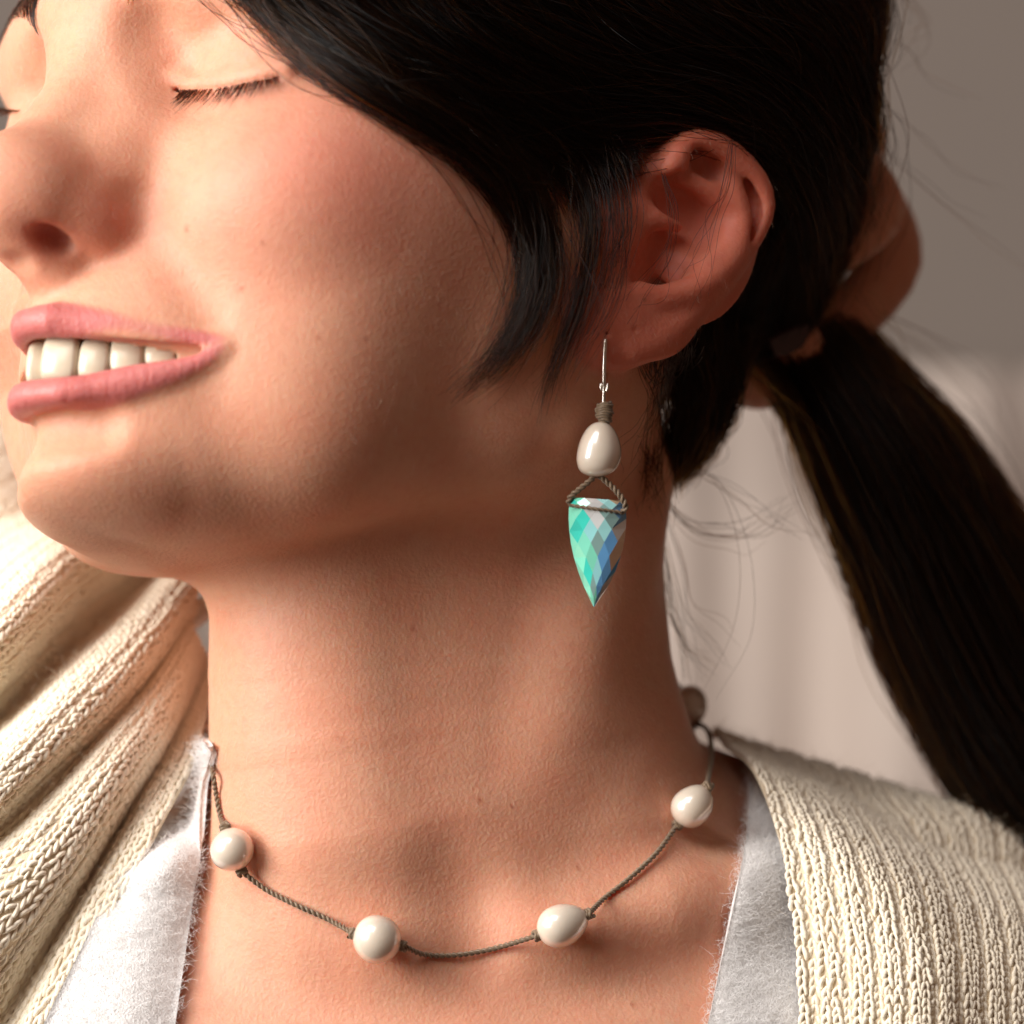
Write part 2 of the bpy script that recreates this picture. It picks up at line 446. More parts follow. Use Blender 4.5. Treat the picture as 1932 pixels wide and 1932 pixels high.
def surface(f, lo, hi, h0, levels, slack=1.5, project=2):
    lo = np.asarray(lo, float); hi = np.asarray(hi, float)
    n = np.ceil((hi - lo) / h0).astype(int)
    g = np.stack(np.meshgrid(*[np.arange(k) for k in n], indexing='ij'), -1).reshape(-1, 3)
    h = h0
    kids = np.array([[i, j, k] for i in (0, 1) for j in (0, 1) for k in (0, 1)])
    for l in range(levels + 1):
        s = chunked(f, lo + (g + .5) * h)
        g = g[np.abs(s) < h * .87 * slack]
        if l < levels:
            g = (g[:, None, :] * 2 + kids[None]).reshape(-1, 3)
            h /= 2
    N = (n * 2**levels + 2).astype(np.int64)
    enc = lambda a: (a[..., 0].astype(np.int64) * N[1] + a[..., 1]) * N[2] + a[..., 2]
    cc = g[:, None, :] + kids[None]                  # corners
    ce = enc(cc)
    uq, invx = np.unique(ce, return_inverse=True)
    invx = invx.reshape(ce.shape)
    up = np.stack([uq // (N[1] * N[2]), (uq // N[2]) % N[1], uq % N[2]], 1)
    val = chunked(f, lo + up * h)
    cv = val[invx]
    ins = cv < 0
    act = ins.any(1) & ~ins.all(1)
    g = g[act]; cv = cv[act]; invx = invx[act]
    # vertex = mean of edge crossings
    edges = [(a, b) for a in range(8) for b in range(8) if a < b and np.abs(kids[a] - kids[b]).sum() == 1]
    acc = np.zeros((len(g), 3)); cnt = np.zeros(len(g))
    for a, b in edges:
        m = (cv[:, a] < 0) != (cv[:, b] < 0)
        t = cv[m, a] / (cv[m, a] - cv[m, b])
        acc[m] += kids[a] + (kids[b] - kids[a]) * t[:, None]; cnt[m] += 1
    V = lo + (g + acc / cnt[:, None]) * h
    # faces round each crossing lattice edge
    ge = enc(g); order = np.argsort(ge); gs = ge[order]
    def find(cells):
        e = enc(cells); i = np.searchsorted(gs, e); i = np.minimum(i, len(gs) - 1)
        ok = gs[i] == e
        return np.where(ok, order[i], -1)
    F = []
    for ax in range(3):
        a = [i for i in range(8) if kids[i].sum() == 0][0]
        e = np.zeros(3, int); e[ax] = 1
        b = [i for i in range(8) if (kids[i] == e).all()][0]
        m = (cv[:, a] < 0) != (cv[:, b] < 0)
        c = g[m]; flip = cv[m, a] < 0
        o1 = np.zeros(3, int); o1[(ax + 1) % 3] = 1
        o2 = np.zeros(3, int); o2[(ax + 2) % 3] = 1
        q = np.stack([find(c), find(c - o1), find(c - o1 - o2), find(c - o2)], 1)
        ok = (q >= 0).all(1)
        q = q[ok]; flip = flip[ok]
        q[~flip] = q[~flip][:, ::-1]
        F.append(q)
    F = np.concatenate(F)
    tet = np.array([[1, -1, -1], [-1, -1, 1], [-1, 1, -1], [1, 1, 1]], float)
    for it in range(project):
        eps = h * .4
        s = chunked(f, V)
        gr = np.zeros_like(V)
        for t in tet:
            gr += t * chunked(f, V + t * eps)[:, None]
        gr /= 4 * eps
        st = s[:, None] * gr / np.maximum((gr**2).sum(1), .3)[:, None]
        ln = np.linalg.norm(st, axis=1, keepdims=True)
        V = V - st * np.minimum(1, h * .5 / (ln + 1e-9)) * .9
    return V, F

# ------------------------------------------------------------------ the person
person = empty('person', P(880, 1990, 60) * MM,
               'woman smiling with closed eyes, dark hair held back, in cream cardigan over white top', 'person')
def set_parent(o):
    o.parent = person
    o.matrix_parent_inverse = person.matrix_world.inverted()
bpy.context.view_layer.update()
person.matrix_world = person.matrix_world

RES = 0.8
V, Fc = surface(sdf_body, (-150, -72, -128), (150, 200, 150), RES * 16, 4)  #BODYCALL
# ------------------------------------------------------------------ drape helpers
def grad(f, X, eps=.6):
    tet = np.array([[1, -1, -1], [-1, -1, 1], [-1, 1, -1], [1, 1, 1]], float)
    g = sum(t * f(X + t * eps)[:, None] for t in tet) / (4 * eps)
    return g / (np.linalg.norm(g, axis=1, keepdims=True) + 1e-9)

def rest(f, pts, lift, far=60.):
    """depth at which a photo sight line meets the surface f, lifted off it; pts (n,2)"""
    pts = np.asarray(pts, float)
    X0 = np.array([P(u, v, -90) for u, v in pts])
    dr = X0 - CAM; dr /= np.linalg.norm(dr, axis=1, keepdims=True)
    lift = np.broadcast_to(np.asarray(lift, float), (len(pts),))
    t = np.zeros(len(pts)); best = np.full(len(pts), 1e9); bt = t.copy()
    for i in range(70):
        X = X0 + dr * t[:, None]
        s = chunked(f, X) - lift
        up = s < best
        best = np.where(up, s, best); bt = np.where(up, t, bt)
        t = np.minimum(t + np.clip(s * .7, 0, 12), 330)
    return X0 + dr * bt[:, None]

def sdf_headonly0(X):
    return smin(smin(sdf_head(X), sdf_torso(X), 13), sdf_ear_b(X), 4.0)
LIPW = []
def body_colours(V):
    n = len(V)
    q = to_local(V).astype(np.float32)
    ql = face_space(V)
    base = np.array([.70, .365, .238])
    col = np.tile(base, (n, 1)); rough = np.full(n, .54)
    def blend(w, c, r=None):
        nonlocal col, rough
        w = np.clip(w, 0, 1)[:, None]
        col = col * (1 - w) + np.array(c) * w
        if r is not None:
            rough = rough * (1 - w[:, 0]) + r * w[:, 0]
    g = lambda c, r, p=q: np.exp(-(((p - np.array(c, np.float32)) / np.array(r, np.float32))**2).sum(1))
    blend(.85 * g((60, 46, -8), (22, 20, 17), ql), (.70, .20, .15))            # blush
    blend(.45 * g((106, 0, -15), (12, 14, 11), ql), (.64, .23, .16))           # nose tip
    blend(.6 * g((93, 15, -19), (8, 6, 7), ql), (.54, .15, .10))
    blend(.9 * g((102, 6.6, -24), (6, 3.2, 4), ql), (.35, .05, .04))             # nostril lining
    # eyelids
    blend(.35 * g((80, 30, 16), (10, 15, 9), ql), (.68, .30, .21))
    blend(.8 * g((82, 18, 14.4), (2.6, 2.6, 1.6), ql), (.60, .24, .14))      # inner corner
    # ear, reddish
    de = sdf_ear_b(V)
    blend(.85 * np.clip(1 - de / 3.0, 0, 1), (.66, .19, .12))
    e0 = E(1143, 629, 5)
    blend(.9 * np.exp(-((V - e0)**2).sum(1) / 1.6), (.35, .03, .03))
    e0 = E(1198, 621, 4)
    blend(.9 * np.exp(-((V - e0)**2).sum(1) / .9), (.35, .06, .04))
    # lips
    up = stube(ql, UL_C + [1.0, 0, .2], UL_R * 1.05, 16); lo = stube(ql, LL_C + [1.0, 0, 0], LL_R * 1.05, 16)
    far = np.clip(-((V - HO) @ HM[:, 1]) / HS - 6, 0, 9) * .55
    li = np.minimum(up, lo) + far
    inside = (ql[:, 2] < -33) & (ql[:, 2] > -70)
    w = np.clip((1.35 - li) / 1.3, 0, 1) * inside; w = w * w * (3 - 2 * w)
    LIPW[:] = w.tolist()
    # keep to the vermilion: between the upper and lower outlines
    blend(w, (.59, .195, .18), .42)
    # moles
    for (u_, v_), r_ in (((905, 1510), .45), ((965, 1522), .35), ((1090, 1637), .35), ((690, 640), .4), ((602, 640), .3), ((352, 432), .5), ((780, 1187), .4),
                   ((640, 1394), .35), ((1195, 1895), .4), ((860, 175), .3), ((455, 545), .4), ((495, 460), .35)):
        x_ = rest(sdf_headonly0, [(u_, v_)], 0.)[0]
        blend(.75 * np.exp(-((V - x_)**2).sum(1) / (r_ * r_ * 2)), (.42, .11, .05))
    # inside of the mouth
    c = catmull((UL_BOT + LL_TOP) / 2, 14)
    back = np.full(n, 1e9, np.float32)
    for i in range(13):
        back = np.minimum(back, cone(ql, c[i] - (12, 0, 0), c[i + 1] - (9, 0, 0), 7, 6))
    deep = ql[:, 0] < 99.6 - arc_drop(ql[:, 1]) - 5.5
    blend((back < 0) * deep * (ql[:, 1] < 29) * 1.0, (.20, .03, .03), .3)
    return np.concatenate([col, rough[:, None]], 1)

body = mesh_obj('body', V, Fc, M_SKIN)
ca = body.data.color_attributes.new('tint', 'FLOAT_COLOR', 'POINT')
ca.data.foreach_set('color', body_colours(V).astype(np.float32).ravel())
la = body.data.attributes.new('lip', 'FLOAT', 'POINT'); la.data.foreach_set('value', np.array(LIPW, np.float32))
set_parent(body)


def push_out(f, X, lift, it=3):
    X = np.array(X, float)
    for _ in range(it):
        s = chunked(f, X)
        m = s < lift
        if not m.any():
            break
        X[m] += grad(f, X[m]) * (np.broadcast_to(lift, s.shape)[m] - s[m])[:, None]
    return X

def bicubic(rows, nu, nv):
    """smooth surface through rows of control points -> (nu, nv, 3)"""
    a = np.stack([catmull(r, nv) for r in rows])            # rows x nv
    return np.stack([catmull(a[:, j], nu) for j in range(nv)], 1)

def grid_faces(nu, nv, off=0):
    i, j = np.meshgrid(np.arange(nu - 1), np.arange(nv - 1), indexing='ij')
    a = (i * nv + j).ravel() + off
    return np.stack([a, a + nv, a + nv + 1, a + 1], 1)

def tube_mesh(path, rad, sides=8, closed=False, cap=True):
    path = np.asarray(path, float); n = len(path)
    rad = np.broadcast_to(np.asarray(rad, float), (n,))
    T = np.gradient(path, axis=0); T /= np.linalg.norm(T, axis=1, keepdims=True) + 1e-12
    ref = np.array([.31, .52, .79]); N0 = np.cross(T[0], ref); N0 /= np.linalg.norm(N0)
    Ns = [N0]
    for k in range(1, n):
        v = Ns[-1] - T[k] * (Ns[-1] @ T[k]); Ns.append(v / (np.linalg.norm(v) + 1e-12))
    Ns = np.array(Ns); B = np.cross(T, Ns)
    a = np.linspace(0, 2 * np.pi, sides, endpoint=False)
    V = path[:, None] + rad[:, None, None] * (np.cos(a)[None, :, None] * Ns[:, None] + np.sin(a)[None, :, None] * B[:, None])
    V = V.reshape(-1, 3)
    i, j = np.meshgrid(np.arange(n - 1), np.arange(sides), indexing='ij')
    A = (i * sides + j).ravel(); Bq = (i * sides + (j + 1) % sides).ravel()
    F = np.stack([A, Bq, Bq + sides, A + sides], 1)
    return V, F

class Join:
    def __init__(s): s.V = []; s.F = []; s.n = 0
    def add(s, V, F):
        s.V.append(V); s.F.append(F + s.n); s.n += len(V)
    def build(s, name, mat, parent=None, **k):
        return mesh_obj(name, np.concatenate(s.V), np.concatenate(s.F), mat, parent, **k)

def hair_obj(name, strands, r_root, r_tip, mat, label=None, kind=None):
    """strands: (n, m, 3) in mm"""
    n, m, _ = strands.shape
    hc = bpy.data.hair_curves.new(name)
    hc.add_curves([m] * n)
    hc.attributes['position'].data.foreach_set('vector', (strands * MM).astype(np.float32).ravel())
    ra = hc.attributes.get('radius') or hc.attributes.new('radius', 'FLOAT', 'POINT')
    t = np.linspace(0, 1, m)
    rr = np.broadcast_to(np.asarray(r_root, float).reshape(-1, 1), (n, 1)) * (1 - t**2.2) + r_tip * t**2.2
    ra.data.foreach_set('value', (rr * MM).astype(np.float32).ravel())
    hc.materials.append(mat)
    o = bpy.data.objects.new(name, hc)
    link(o); set_parent(o)
    if label: o['label'] = label
    if kind: o['kind'] = kind
    return o

def smooth_noise(n, m, scale, k=3):
    """random smooth wander for n strands of m points"""
    c = rng.normal(size=(n, k + 2, 3)) * scale
    x = np.linspace(0, k + 1, m); i = np.minimum(x.astype(int), k); f = (x - i)[None, :, None]
    f = f * f * (3 - 2 * f)
    return c[:, i] * (1 - f) + c[:, i + 1] * f

def strands_between(guides, n, m, jit=.6, clumps=None, clump_amt=.6, wander=.8, tip_cut=.25, spread=0., skew=1.0, tip_pow=1.6):
    """strands spread over the sheet spanned by the guide curves (each (k,3) in mm)"""
    G = np.stack([catmull(g, m) for g in guides])
    K = len(G)
    t = rng.random(n)**skew * (K - 1)
    if clumps:
        c = rng.random(clumps) * (K - 1)
        near = c[np.argmin(np.abs(t[:, None] - c[None]), axis=1)]
        prof = np.linspace(.25, 1, m)[None]
        tt = t[:, None] * (1 - clump_amt * prof) + near[:, None] * clump_amt * prof
    else:
        tt = np.repeat(t[:, None], m, 1)
    tt = np.clip(tt, 0, K - 1 - 1e-6)
    i = tt.astype(int); f = (tt - i)[..., None]
    j = np.arange(m)[None].repeat(n, 0)
    S = G[i, j] * (1 - f) + G[np.minimum(i + 1, K - 1), j] * f
    S = S + smooth_noise(n, m, wander) + rng.normal(size=(n, 1, 3)) * jit * (1 + spread * np.linspace(0, 1, m)[None, :, None])
    if tip_cut:
        L = 1 - rng.random(n)**tip_pow * tip_cut
        x = np.linspace(0, 1, m)[None] * L[:, None] * (m - 1)
        i = np.minimum(x.astype(int), m - 2); f = (x - i)[..., None]
        r = np.arange(n)[:, None]
        S = S[r, i] * (1 - f) + S[r, i + 1] * f
    return S


# ------------------------------------------------------------------ hair
def hair_material(name, melanin, redness, rough=.28, tint=None):
    m = bpy.data.materials.new(name); m.use_nodes = True
    nt = m.node_tree; nt.nodes.clear()
    o = nt.nodes.new('ShaderNodeOutputMaterial'); h = nt.nodes.new('ShaderNodeBsdfHairPrincipled')
    h.parametrization = 'MELANIN'
    h.inputs['Melanin'].default_value = melanin
    h.inputs['Melanin Redness'].default_value = redness
    h.inputs['Roughness'].default_value = rough
    h.inputs['Radial Roughness'].default_value = .4
    h.inputs['IOR'].default_value = 1.36
    h.inputs['Random Color'].default_value = .5
    h.inputs['Random Roughness'].default_value = .2
    nt.links.new(h.outputs[0], o.inputs[0])
    return m
M_HAIR = hair_material('dark_hair', .925, .62, .32)
M_FRINGE = hair_material('fringe_hair', .945, .6, .24)
M_LASH = hair_material('lash', .99, .3)
M_FUZZ = None
def scalp_material():
    m, nt, b, N, Lk = new_mat('hair_mass')
    b.inputs['Base Color'].default_value = (.010, .006, .005, 1)
    b.inputs['Roughness'].default_value = .55
    b.inputs['Specular IOR Level'].default_value = .25
    return m
M_MASS = scalp_material()

PT = P(1470, 640, 78)                       # where the ponytail is gathered
def sdf_hairvol(X):
    p = X.astype(np.float32)
    q = to_local(X).astype(np.float32); q[:, 1] = np.abs(q[:, 1])
    d = ell(q, (-2, 0, 46), (99, 78, 88)) * HS
    d = smin(d, ell(p, P(1235, 40, 62), (56, 56, 70)), 20)
    d = smin(d, cone(p, P(1340, 380, 56), PT, 22, 11), 16)
    return d
def sdf_headonly(X):
    return smin(smin(sdf_head(X), sdf_torso(X), 13), sdf_ear_b(X), 4.0)
def sdf_noear(X):
    return np.minimum(sdf_hairvol(X), smin(sdf_head(X), sdf_torso(X), 13))
def sdf_side(X):
    return np.minimum(sdf_hairvol(X), sdf_headonly(X))
def sdf_cap(X):
    """dark mass under the visible strands, behind the hairline"""
    q = to_local(X).astype(np.float32)
    d = sdf_hairvol(X) + 2.6
    d = smax(d, (q[:, 0] - q[:, 2] - np.where(q[:, 1] > 0, -6, np.maximum(2 + .5 * q[:, 1], -30))) * .65, 6)
    d = smax(d, (1.5 * q[:, 0] + 30 - q[:, 2]) * .55 - np.maximum(0, -q[:, 0] - 38) * 0, 6)
    return smax(d, -(sdf_ear_b(X) - 2.0), 2)
Vh, Fh = surface(sdf_cap, (-150, -70, -60), (125, 220, 190), 2.2 * 8, 3, project=1)
cap = mesh_obj('hair_mass', Vh, Fh, M_MASS, label='dark brown hair drawn back over the head'); set_parent(cap)

def G2(lst, f, lift):
    return rest(f, lst, lift)

TOP = -90
side_uv = [
    [(400, TOP), (525, 20), (700, 140), (870, 225), (1040, 262), (1190, 250), (1310, 222), (1430, 275), (1500, 385), (1500, 540)],
    [(560, TOP), (690, 10), (840, 110), (990, 180), (1130, 220), (1280, 215), (1400, 270), (1480, 380), (1500, 500), (1490, 600)],
    [(760, TOP), (880, 10), (1010, 90), (1150, 145), (1290, 175), (1410, 235), (1490, 320), (1528, 430), (1525, 530), (1492, 615)],
    [(960, TOP), (1070, 0), (1190, 75), (1310, 125), (1420, 190), (1500, 270), (1545, 360), (1558, 450), (1540, 540), (1492, 620)],
    [(1180, TOP), (1270, 0), (1370, 65), (1460, 125), (1530, 200), (1570, 280), (1588, 370), (1580, 450), (1548, 540), (1495, 620)],
    [(1400, TOP), (1470, 0), (1535, 60), (1585, 130), (1610, 210), (1616, 290), (1605, 380), (1582, 460), (1545, 545), (1495, 620)],
    [(1640, TOP), (1665, -30), (1668, 30), (1655, 100), (1640, 180), (1628, 260), (1605, 370), (1575, 470), (1540, 550), (1490, 630)],
]
sg = [G2(g, sdf_noear, 1.0) for g in side_uv]
S1 = strands_between(sg, 6500, 26, jit=.9, clumps=200, clump_amt=.72, wander=1.4, tip_cut=.06, skew=.85)
S1 = push_out(sdf_noear, S1.reshape(-1, 3), .25, 2).reshape(S1.shape)
# strands crossing the others loosely
S1b = strands_between(sg, 420, 26, jit=2.2, wander=4.0, tip_cut=.5)
S1b = push_out(sdf_noear, S1b.reshape(-1, 3), .8, 2).reshape(S1b.shape)
hair_obj('side_hair', np.concatenate([S1, S1b]), .075, .045, M_HAIR, kind='stuff', label='dark brown hair swept over the ear to the ponytail')

# fringe lock falling over the temple and cheek
fr_uv = [
    [(395, TOP), (500, 45), (640, 155), (790, 248), (900, 325), (965, 412), (985, 505), (965, 600), (915, 680), (845, 757)],
    [(470, TOP), (570, 30), (700, 135), (840, 225), (945, 315), (1000, 415), (1015, 515), (985, 610), (925, 690), (862, 748)],
    [(510, TOP), (620, 20), (760, 125), (890, 215), (990, 310), (1040, 410), (1052, 510), (1020, 610), (960, 695), (885, 742)],
]
fg = [G2(g, sdf_headonly, np.array([5, 4.5, 4, 3.5, 3.2, 3, 2.6, 2.2, 1.8, 1.4]) + .4 * k) for k, g in enumerate(fr_uv)]
S2 = np.concatenate([strands_between(fg, 760, 30, jit=.30, clumps=30, clump_amt=.88, wander=1.5, tip_cut=.42, tip_pow=1.0), strands_between(fg, 200, 30, jit=1.6, wander=3.0, tip_cut=.6, spread=1.4, tip_pow=.8)])
fr2_uv = [
    [(560, TOP), (700, 30), (850, 140), (985, 235), (1068, 330), (1098, 430), (1090, 535), (1062, 630), (1036, 710), (1024, 775)],
    [(620, TOP), (760, 20), (910, 130), (1040, 230), (1110, 330), (1128, 430), (1112, 535), (1080, 630), (1050, 705), (1030, 755)],
]
fg2 = [G2(g, sdf_headonly, [5, 5, 4.5, 4, 3.4, 2.8, 2.2, 1.8, 1.5, 1.2]) for g in fr2_uv]
S3 = np.concatenate([strands_between(fg2, 110, 30, jit=.4, clumps=11, clump_amt=.8, wander=1.0, tip_cut=.5), strands_between(fg2, 70, 30, jit=1.2, wander=2.2, tip_cut=.5)])
fr3_uv = [
    [(800, TOP), (930, 60), (1040, 180), (1115, 290), (1150, 390), (1150, 480), (1125, 570), (1085, 650), (1050, 720)],
    [(900, TOP), (1010, 60), (1105, 180), (1165, 290), (1185, 380), (1175, 470), (1150, 560), (1110, 640), (1075, 700)],
]
fg3 = [G2(g, sdf_headonly, [5, 5, 5, 4, 3, 2.5, 2, 1.6, 1.4]) for g in fr3_uv]
S4 = strands_between(fg3, 90, 30, jit=.9, clumps=12, clump_amt=.6, wander=1.8, tip_cut=.6)
# the hair over the temple between the forehead and the ear
tm_uv = [
    [(395, TOP), (530, 45), (690, 165), (840, 250), (955, 330), (1020, 410)],
    [(560, TOP), (700, 60), (850, 165), (980, 240), (1080, 300), (1130, 370)],
    [(760, TOP), (900, 60), (1020, 150), (1120, 215), (1190, 270), (1215, 320)],
]
tg = [G2(g, sdf_side, [3, 3, 3, 2.5, 2.5, 2]) for g in tm_uv]
S5 = strands_between(tg, 2300, 22, jit=.6, clumps=110, clump_amt=.7, wander=1.2, tip_cut=.45, skew=.62)
FR = np.concatenate([S2, S3, S4])
FR = push_out(sdf_headonly, FR.reshape(-1, 3), .35, 2).reshape(FR.shape)
hair_obj('fringe', FR, .066, .018, M_FRINGE, kind='stuff', label='loose dark fringe lock curling down over the cheek')
S5b = strands_between(tg[:2], 150, 22, jit=2.4, wander=3.2, tip_cut=.7) + np.array([-1.5, -.6, -1.5])
S5 = np.concatenate([S5, S5b])
S5 = push_out(sdf_headonly, S5.reshape(-1, 3), .6, 2).reshape(S5.shape)
hair_obj('temple_hair', S5, .07, .03, M_HAIR, kind='stuff', label='dark hair swept across the temple')

# behind the ear and nape
nb_uv = [
    [(1490, 340), (1490, 430), (1470, 520), (1450, 590), (1460, 640), (1490, 640)],
    [(1470, 420), (1440, 520), (1400, 610), (1400, 665), (1430, 660), (1480, 645)],
    [(1420, 500), (1370, 590), (1335, 670), (1360, 705), (1410, 680), (1475, 650)],
]
ng = [G2(g, sdf_noear, 1.0) for g in nb_uv]
S6 = strands_between(ng, 1500, 18, jit=.6, clumps=40, clump_amt=.5, wander=.8, tip_cut=.1)
nape_uv = [
    [(1290, 640), (1290, 720), (1282, 800), (1262, 870), (1250, 920)],
    [(1335, 620), (1340, 700), (1332, 780), (1302, 850), (1262, 905)],
    [(1400, 640), (1385, 720), (1365, 780), (1325, 840), (1280, 880)],
]
nd = [10, 14, 24, 30, 34]
ng2 = [np.array([P(u, v, 26 + 9 * k + 3 * i) for i, (u, v) in enumerate(g)]) for k, g in enumerate(nape_uv)]
S7 = strands_between(ng2, 2200, 18, jit=1.6, clumps=40, clump_amt=.45, wander=1.3, tip_cut=.25)
fine_uv = [
    [(1225, 700), (1222, 790), (1215, 880), (1205, 960)],
    [(1300, 640), (1275, 740), (1250, 850), (1240, 980)],
]
ng3 = [G2(g, sdf_headonly, .6) for g in fine_uv]
S8 = strands_between(ng3, 120, 18, jit=.8, wander=2.0, tip_cut=.6)
hair_obj('nape_hair', np.concatenate([S6, S7, S8]), .08, .03, M_HAIR, kind='stuff', label='dark hair gathered behind the ear and down the nape')

# wispy baby hairs behind the neck, flyaways
W = []
def wisp(pts, n, jit=1.0, wander=1.6):
    g = PP(pts)
    m = 18
    c = catmull(g, m)[None].repeat(n, 0)
    grow = np.linspace(0, 1, m)[None, :, None]
    c = c + smooth_noise(n, m, wander) * grow + rng.normal(size=(n, 1, 3)) * jit * (.4 + grow)
    W.append(c)
wisp([(1250, 905, 45), (1330, 905, 44), (1420, 960, 42), (1510, 1030, 40)], 5)
wisp([(1245, 930, 45), (1300, 990, 44), (1400, 1000, 42), (1500, 960, 40)], 6, 1.2, 2.2)
wisp([(1250, 960, 46), (1280, 1080, 44), (1310, 1180, 42), (1370, 1240, 40)], 8, 1.4, 2.0)
wisp([(1245, 1000, 46), (1262, 1110, 44), (1285, 1200, 42), (1330, 1260, 40)], 9, 1.2, 1.8)
wisp([(1246, 900, 45), (1290, 880, 44), (1340, 860, 43), (1366, 780, 42), (1350, 720, 40)], 3, .8, 1.0)
wisp([(1300, 860, 40), (1370, 940, 36), (1405, 1060, 34), (1400, 1200, 32), (1340, 1320, 30)], 2, .8, .8)
wisp([(1248, 940, 46), (1320, 1010, 45), (1420, 1020, 44), (1460, 980, 43)], 6, 1.4, 2.0)
wisp([(1247, 1060, 46), (1258, 1140, 45), (1290, 1220, 44), (1300, 1290, 42)], 10, 1.2, 1.6)
wisp([(1660, 60, 70), (1720, 90, 70), (1760, 140, 70), (1850, 180, 70)], 2, .8, 1.0)
wisp([(1640, 170, 70), (1720, 240, 68), (1780, 290, 66), (1880, 350, 64)], 2, .8, 1.2)
wisp([(1650, 250, 66), (1700, 300, 64), (1790, 370, 62), (1868, 410, 60)], 1, .3, .5)
wisp([(1655, 270, 66), (1760, 370, 66), (1850, 440, 66), (1960, 520, 66)], 2, .6, .8)
wisp([(1655, 60, 66), (1650, 150, 60), (1660, 230, 56), (1655, 330, 54)], 14, 1.2, 1.6)
wisp([(1645, 200, 62), (1662, 290, 58), (1650, 370, 54), (1668, 440, 52)], 7, 1.2, 1.6)
wisp([(1540, 420, 56), (1560, 500, 52), (1620, 560, 50), (1700, 620, 50)], 5, 1.6, 2.0)
wisp([(1680, -40, 70), (1730, 10, 70), (1745, 60, 70), (1700, 100, 70)], 6, 1.4, 2.2)
wisp([(1660, 600, 90), (1760, 660, 90), (1850, 760, 90), (1900, 900, 90)], 7, 2.0, 2.0)
wisp([(1250, 330, -4), (1270, 420, -6), (1240, 520, -8), (1170, 620, -14)], 7, 1.2, 1.6)
wisp([(1380, 270, 0), (1365, 360, -4), (1330, 450, -6), (1300, 560, -6)], 7, 1.4, 1.8)
wisp([(1210, 690, -2), (1235, 760, 2), (1210, 830, 6), (1180, 880, 8)], 7, 1.4, 1.6)
hair_obj('flyaway_hair', np.concatenate(W), .05, .02, M_HAIR, kind='stuff', label='fine flyaway hairs around the ear and nape')

# ponytail
left_e = PP([(1415, 660, 74), (1470, 760, 80), (1530, 890, 84), (1590, 1050, 86), (1660, 1220, 86), (1750, 1390, 84), (1850, 1530, 82), (1960, 1640, 80), (2080, 1760, 80)])
midf = PP([(1500, 640, 66), (1590, 760, 58), (1670, 900, 54), (1745, 1060, 54), (1815, 1220, 56), (1895, 1380, 58), (1975, 1510, 60), (2060, 1630, 62), (2160, 1760, 64)])
midb = PP([(1520, 640, 100), (1620, 740, 118), (1710, 870, 124), (1790, 1010, 124), (1870, 1170, 122), (1950, 1330, 120), (2030, 1470, 116), (2110, 1600, 112), (2190, 1740, 108)])
right_e = PP([(1610, 610, 84), (1690, 690, 90), (1790, 800, 92), (1890, 920, 92), (1975, 1060, 92), (2060, 1200, 90), (2130, 1350, 88), (2190, 1500, 86), (2240, 1680, 86)])
n = 30
loop = [catmull(c, n) for c in (left_e, midf, right_e, midb)]
ring = np.stack(loop, 1)                                # n x 4 x 3
rr = []
for k in range(n):
    c = ring[k].mean(0)
    a = np.linspace(0, 2 * np.pi, 16, endpoint=False)
    ex = (ring[k, 2] - ring[k, 0]) / 2; ey = (ring[k, 1] - ring[k, 3]) / 2
    rr.append(c + .88 * (-np.cos(a)[:, None] * ex + np.sin(a)[:, None] * ey))
Vp = np.concatenate(rr)
i, j = np.meshgrid(np.arange(n - 1), np.arange(16), indexing='ij')
A = (i * 16 + j).ravel(); B = (i * 16 + (j + 1) % 16).ravel()
Fp = np.stack([A, A + 16, B + 16, B], 1)
pm = mesh_obj('ponytail_core', Vp, Fp, M_MASS); set_parent(pm)
def pony(n, m, fac):
    t = rng.random(n) * 4
    i = t.astype(int); f = (t - i)[:, None, None]
    L = np.stack([catmull(c, m) for c in (left_e, midf, right_e, midb, left_e)])
    cen = L[:4].mean(0)[None]
    a = (t / 4 * 2 * np.pi)[:, None, None]
    ex = (L[2] - L[0])[None] / 2; ey = (L[1] - L[3])[None] / 2
    rad = fac + rng.normal(size=(n, 1, 1)) * .045
    return cen + rad * (-np.cos(a) * ex + np.sin(a) * ey)
S9 = pony(5200, 24, .93)
cl = rng.integers(0, 130, 5200)
off = smooth_noise(130, 24, 1.5)
S9 = S9 + off[cl] + smooth_noise(5200, 24, .6)
S10 = pony(160, 24, 1.03) + smooth_noise(160, 24, 2.6)
hair_obj('ponytail', np.concatenate([S9, S10]), .09, .06, M_HAIR, kind='stuff', label='long dark ponytail falling behind the shoulder')

# ------------------------------------------------------------------ lashes and brows
def lashes(side, n=340):
    base = push_out(sdf_head, HH([(f, l * side, u + (0 if side > 0 else 4.5)) for f, l, u in LASH]), .05)
    if side < 0:
        base = base - grad(sdf_head, base) * sdf_head(base)[:, None]
    b = catmull(base, 80)
    nr = grad(sdf_head, b)
    dn = -HM[:, 2]; out_ = HM[:, 1] * side
    out = []
    for k in range(n):
        t = .06 + .94 * random.betavariate(1.5, 1.5); i = int(t * 79)
        m = np.linspace(0, 1, 10)[:, None]
        L = random.uniform(2.6, 6.8) * (.72 + .5 * math.sin(math.pi * (.12 + .8 * t))) * min(1, .3 + 2.2 * t) * min(1, .35 + 3.2 * (1 - t))
        d0 = dn * .75 + nr[i] * .75 + out_ * ((t - .45) * 1.1 + random.gauss(0, .26))
        d0 /= np.linalg.norm(d0)
        curl = nr[i] * random.uniform(.1, .5) - dn * random.uniform(.1, .5)
        path = b[i] - nr[i] * .2 + dn * random.gauss(0, .22) + L * (d0 * m + curl * m**2 * .6)
        out.append(path)
    return np.array(out)
hair_obj('eyelashes', lashes(1, 230), .065, .015, M_LASH, kind='stuff')
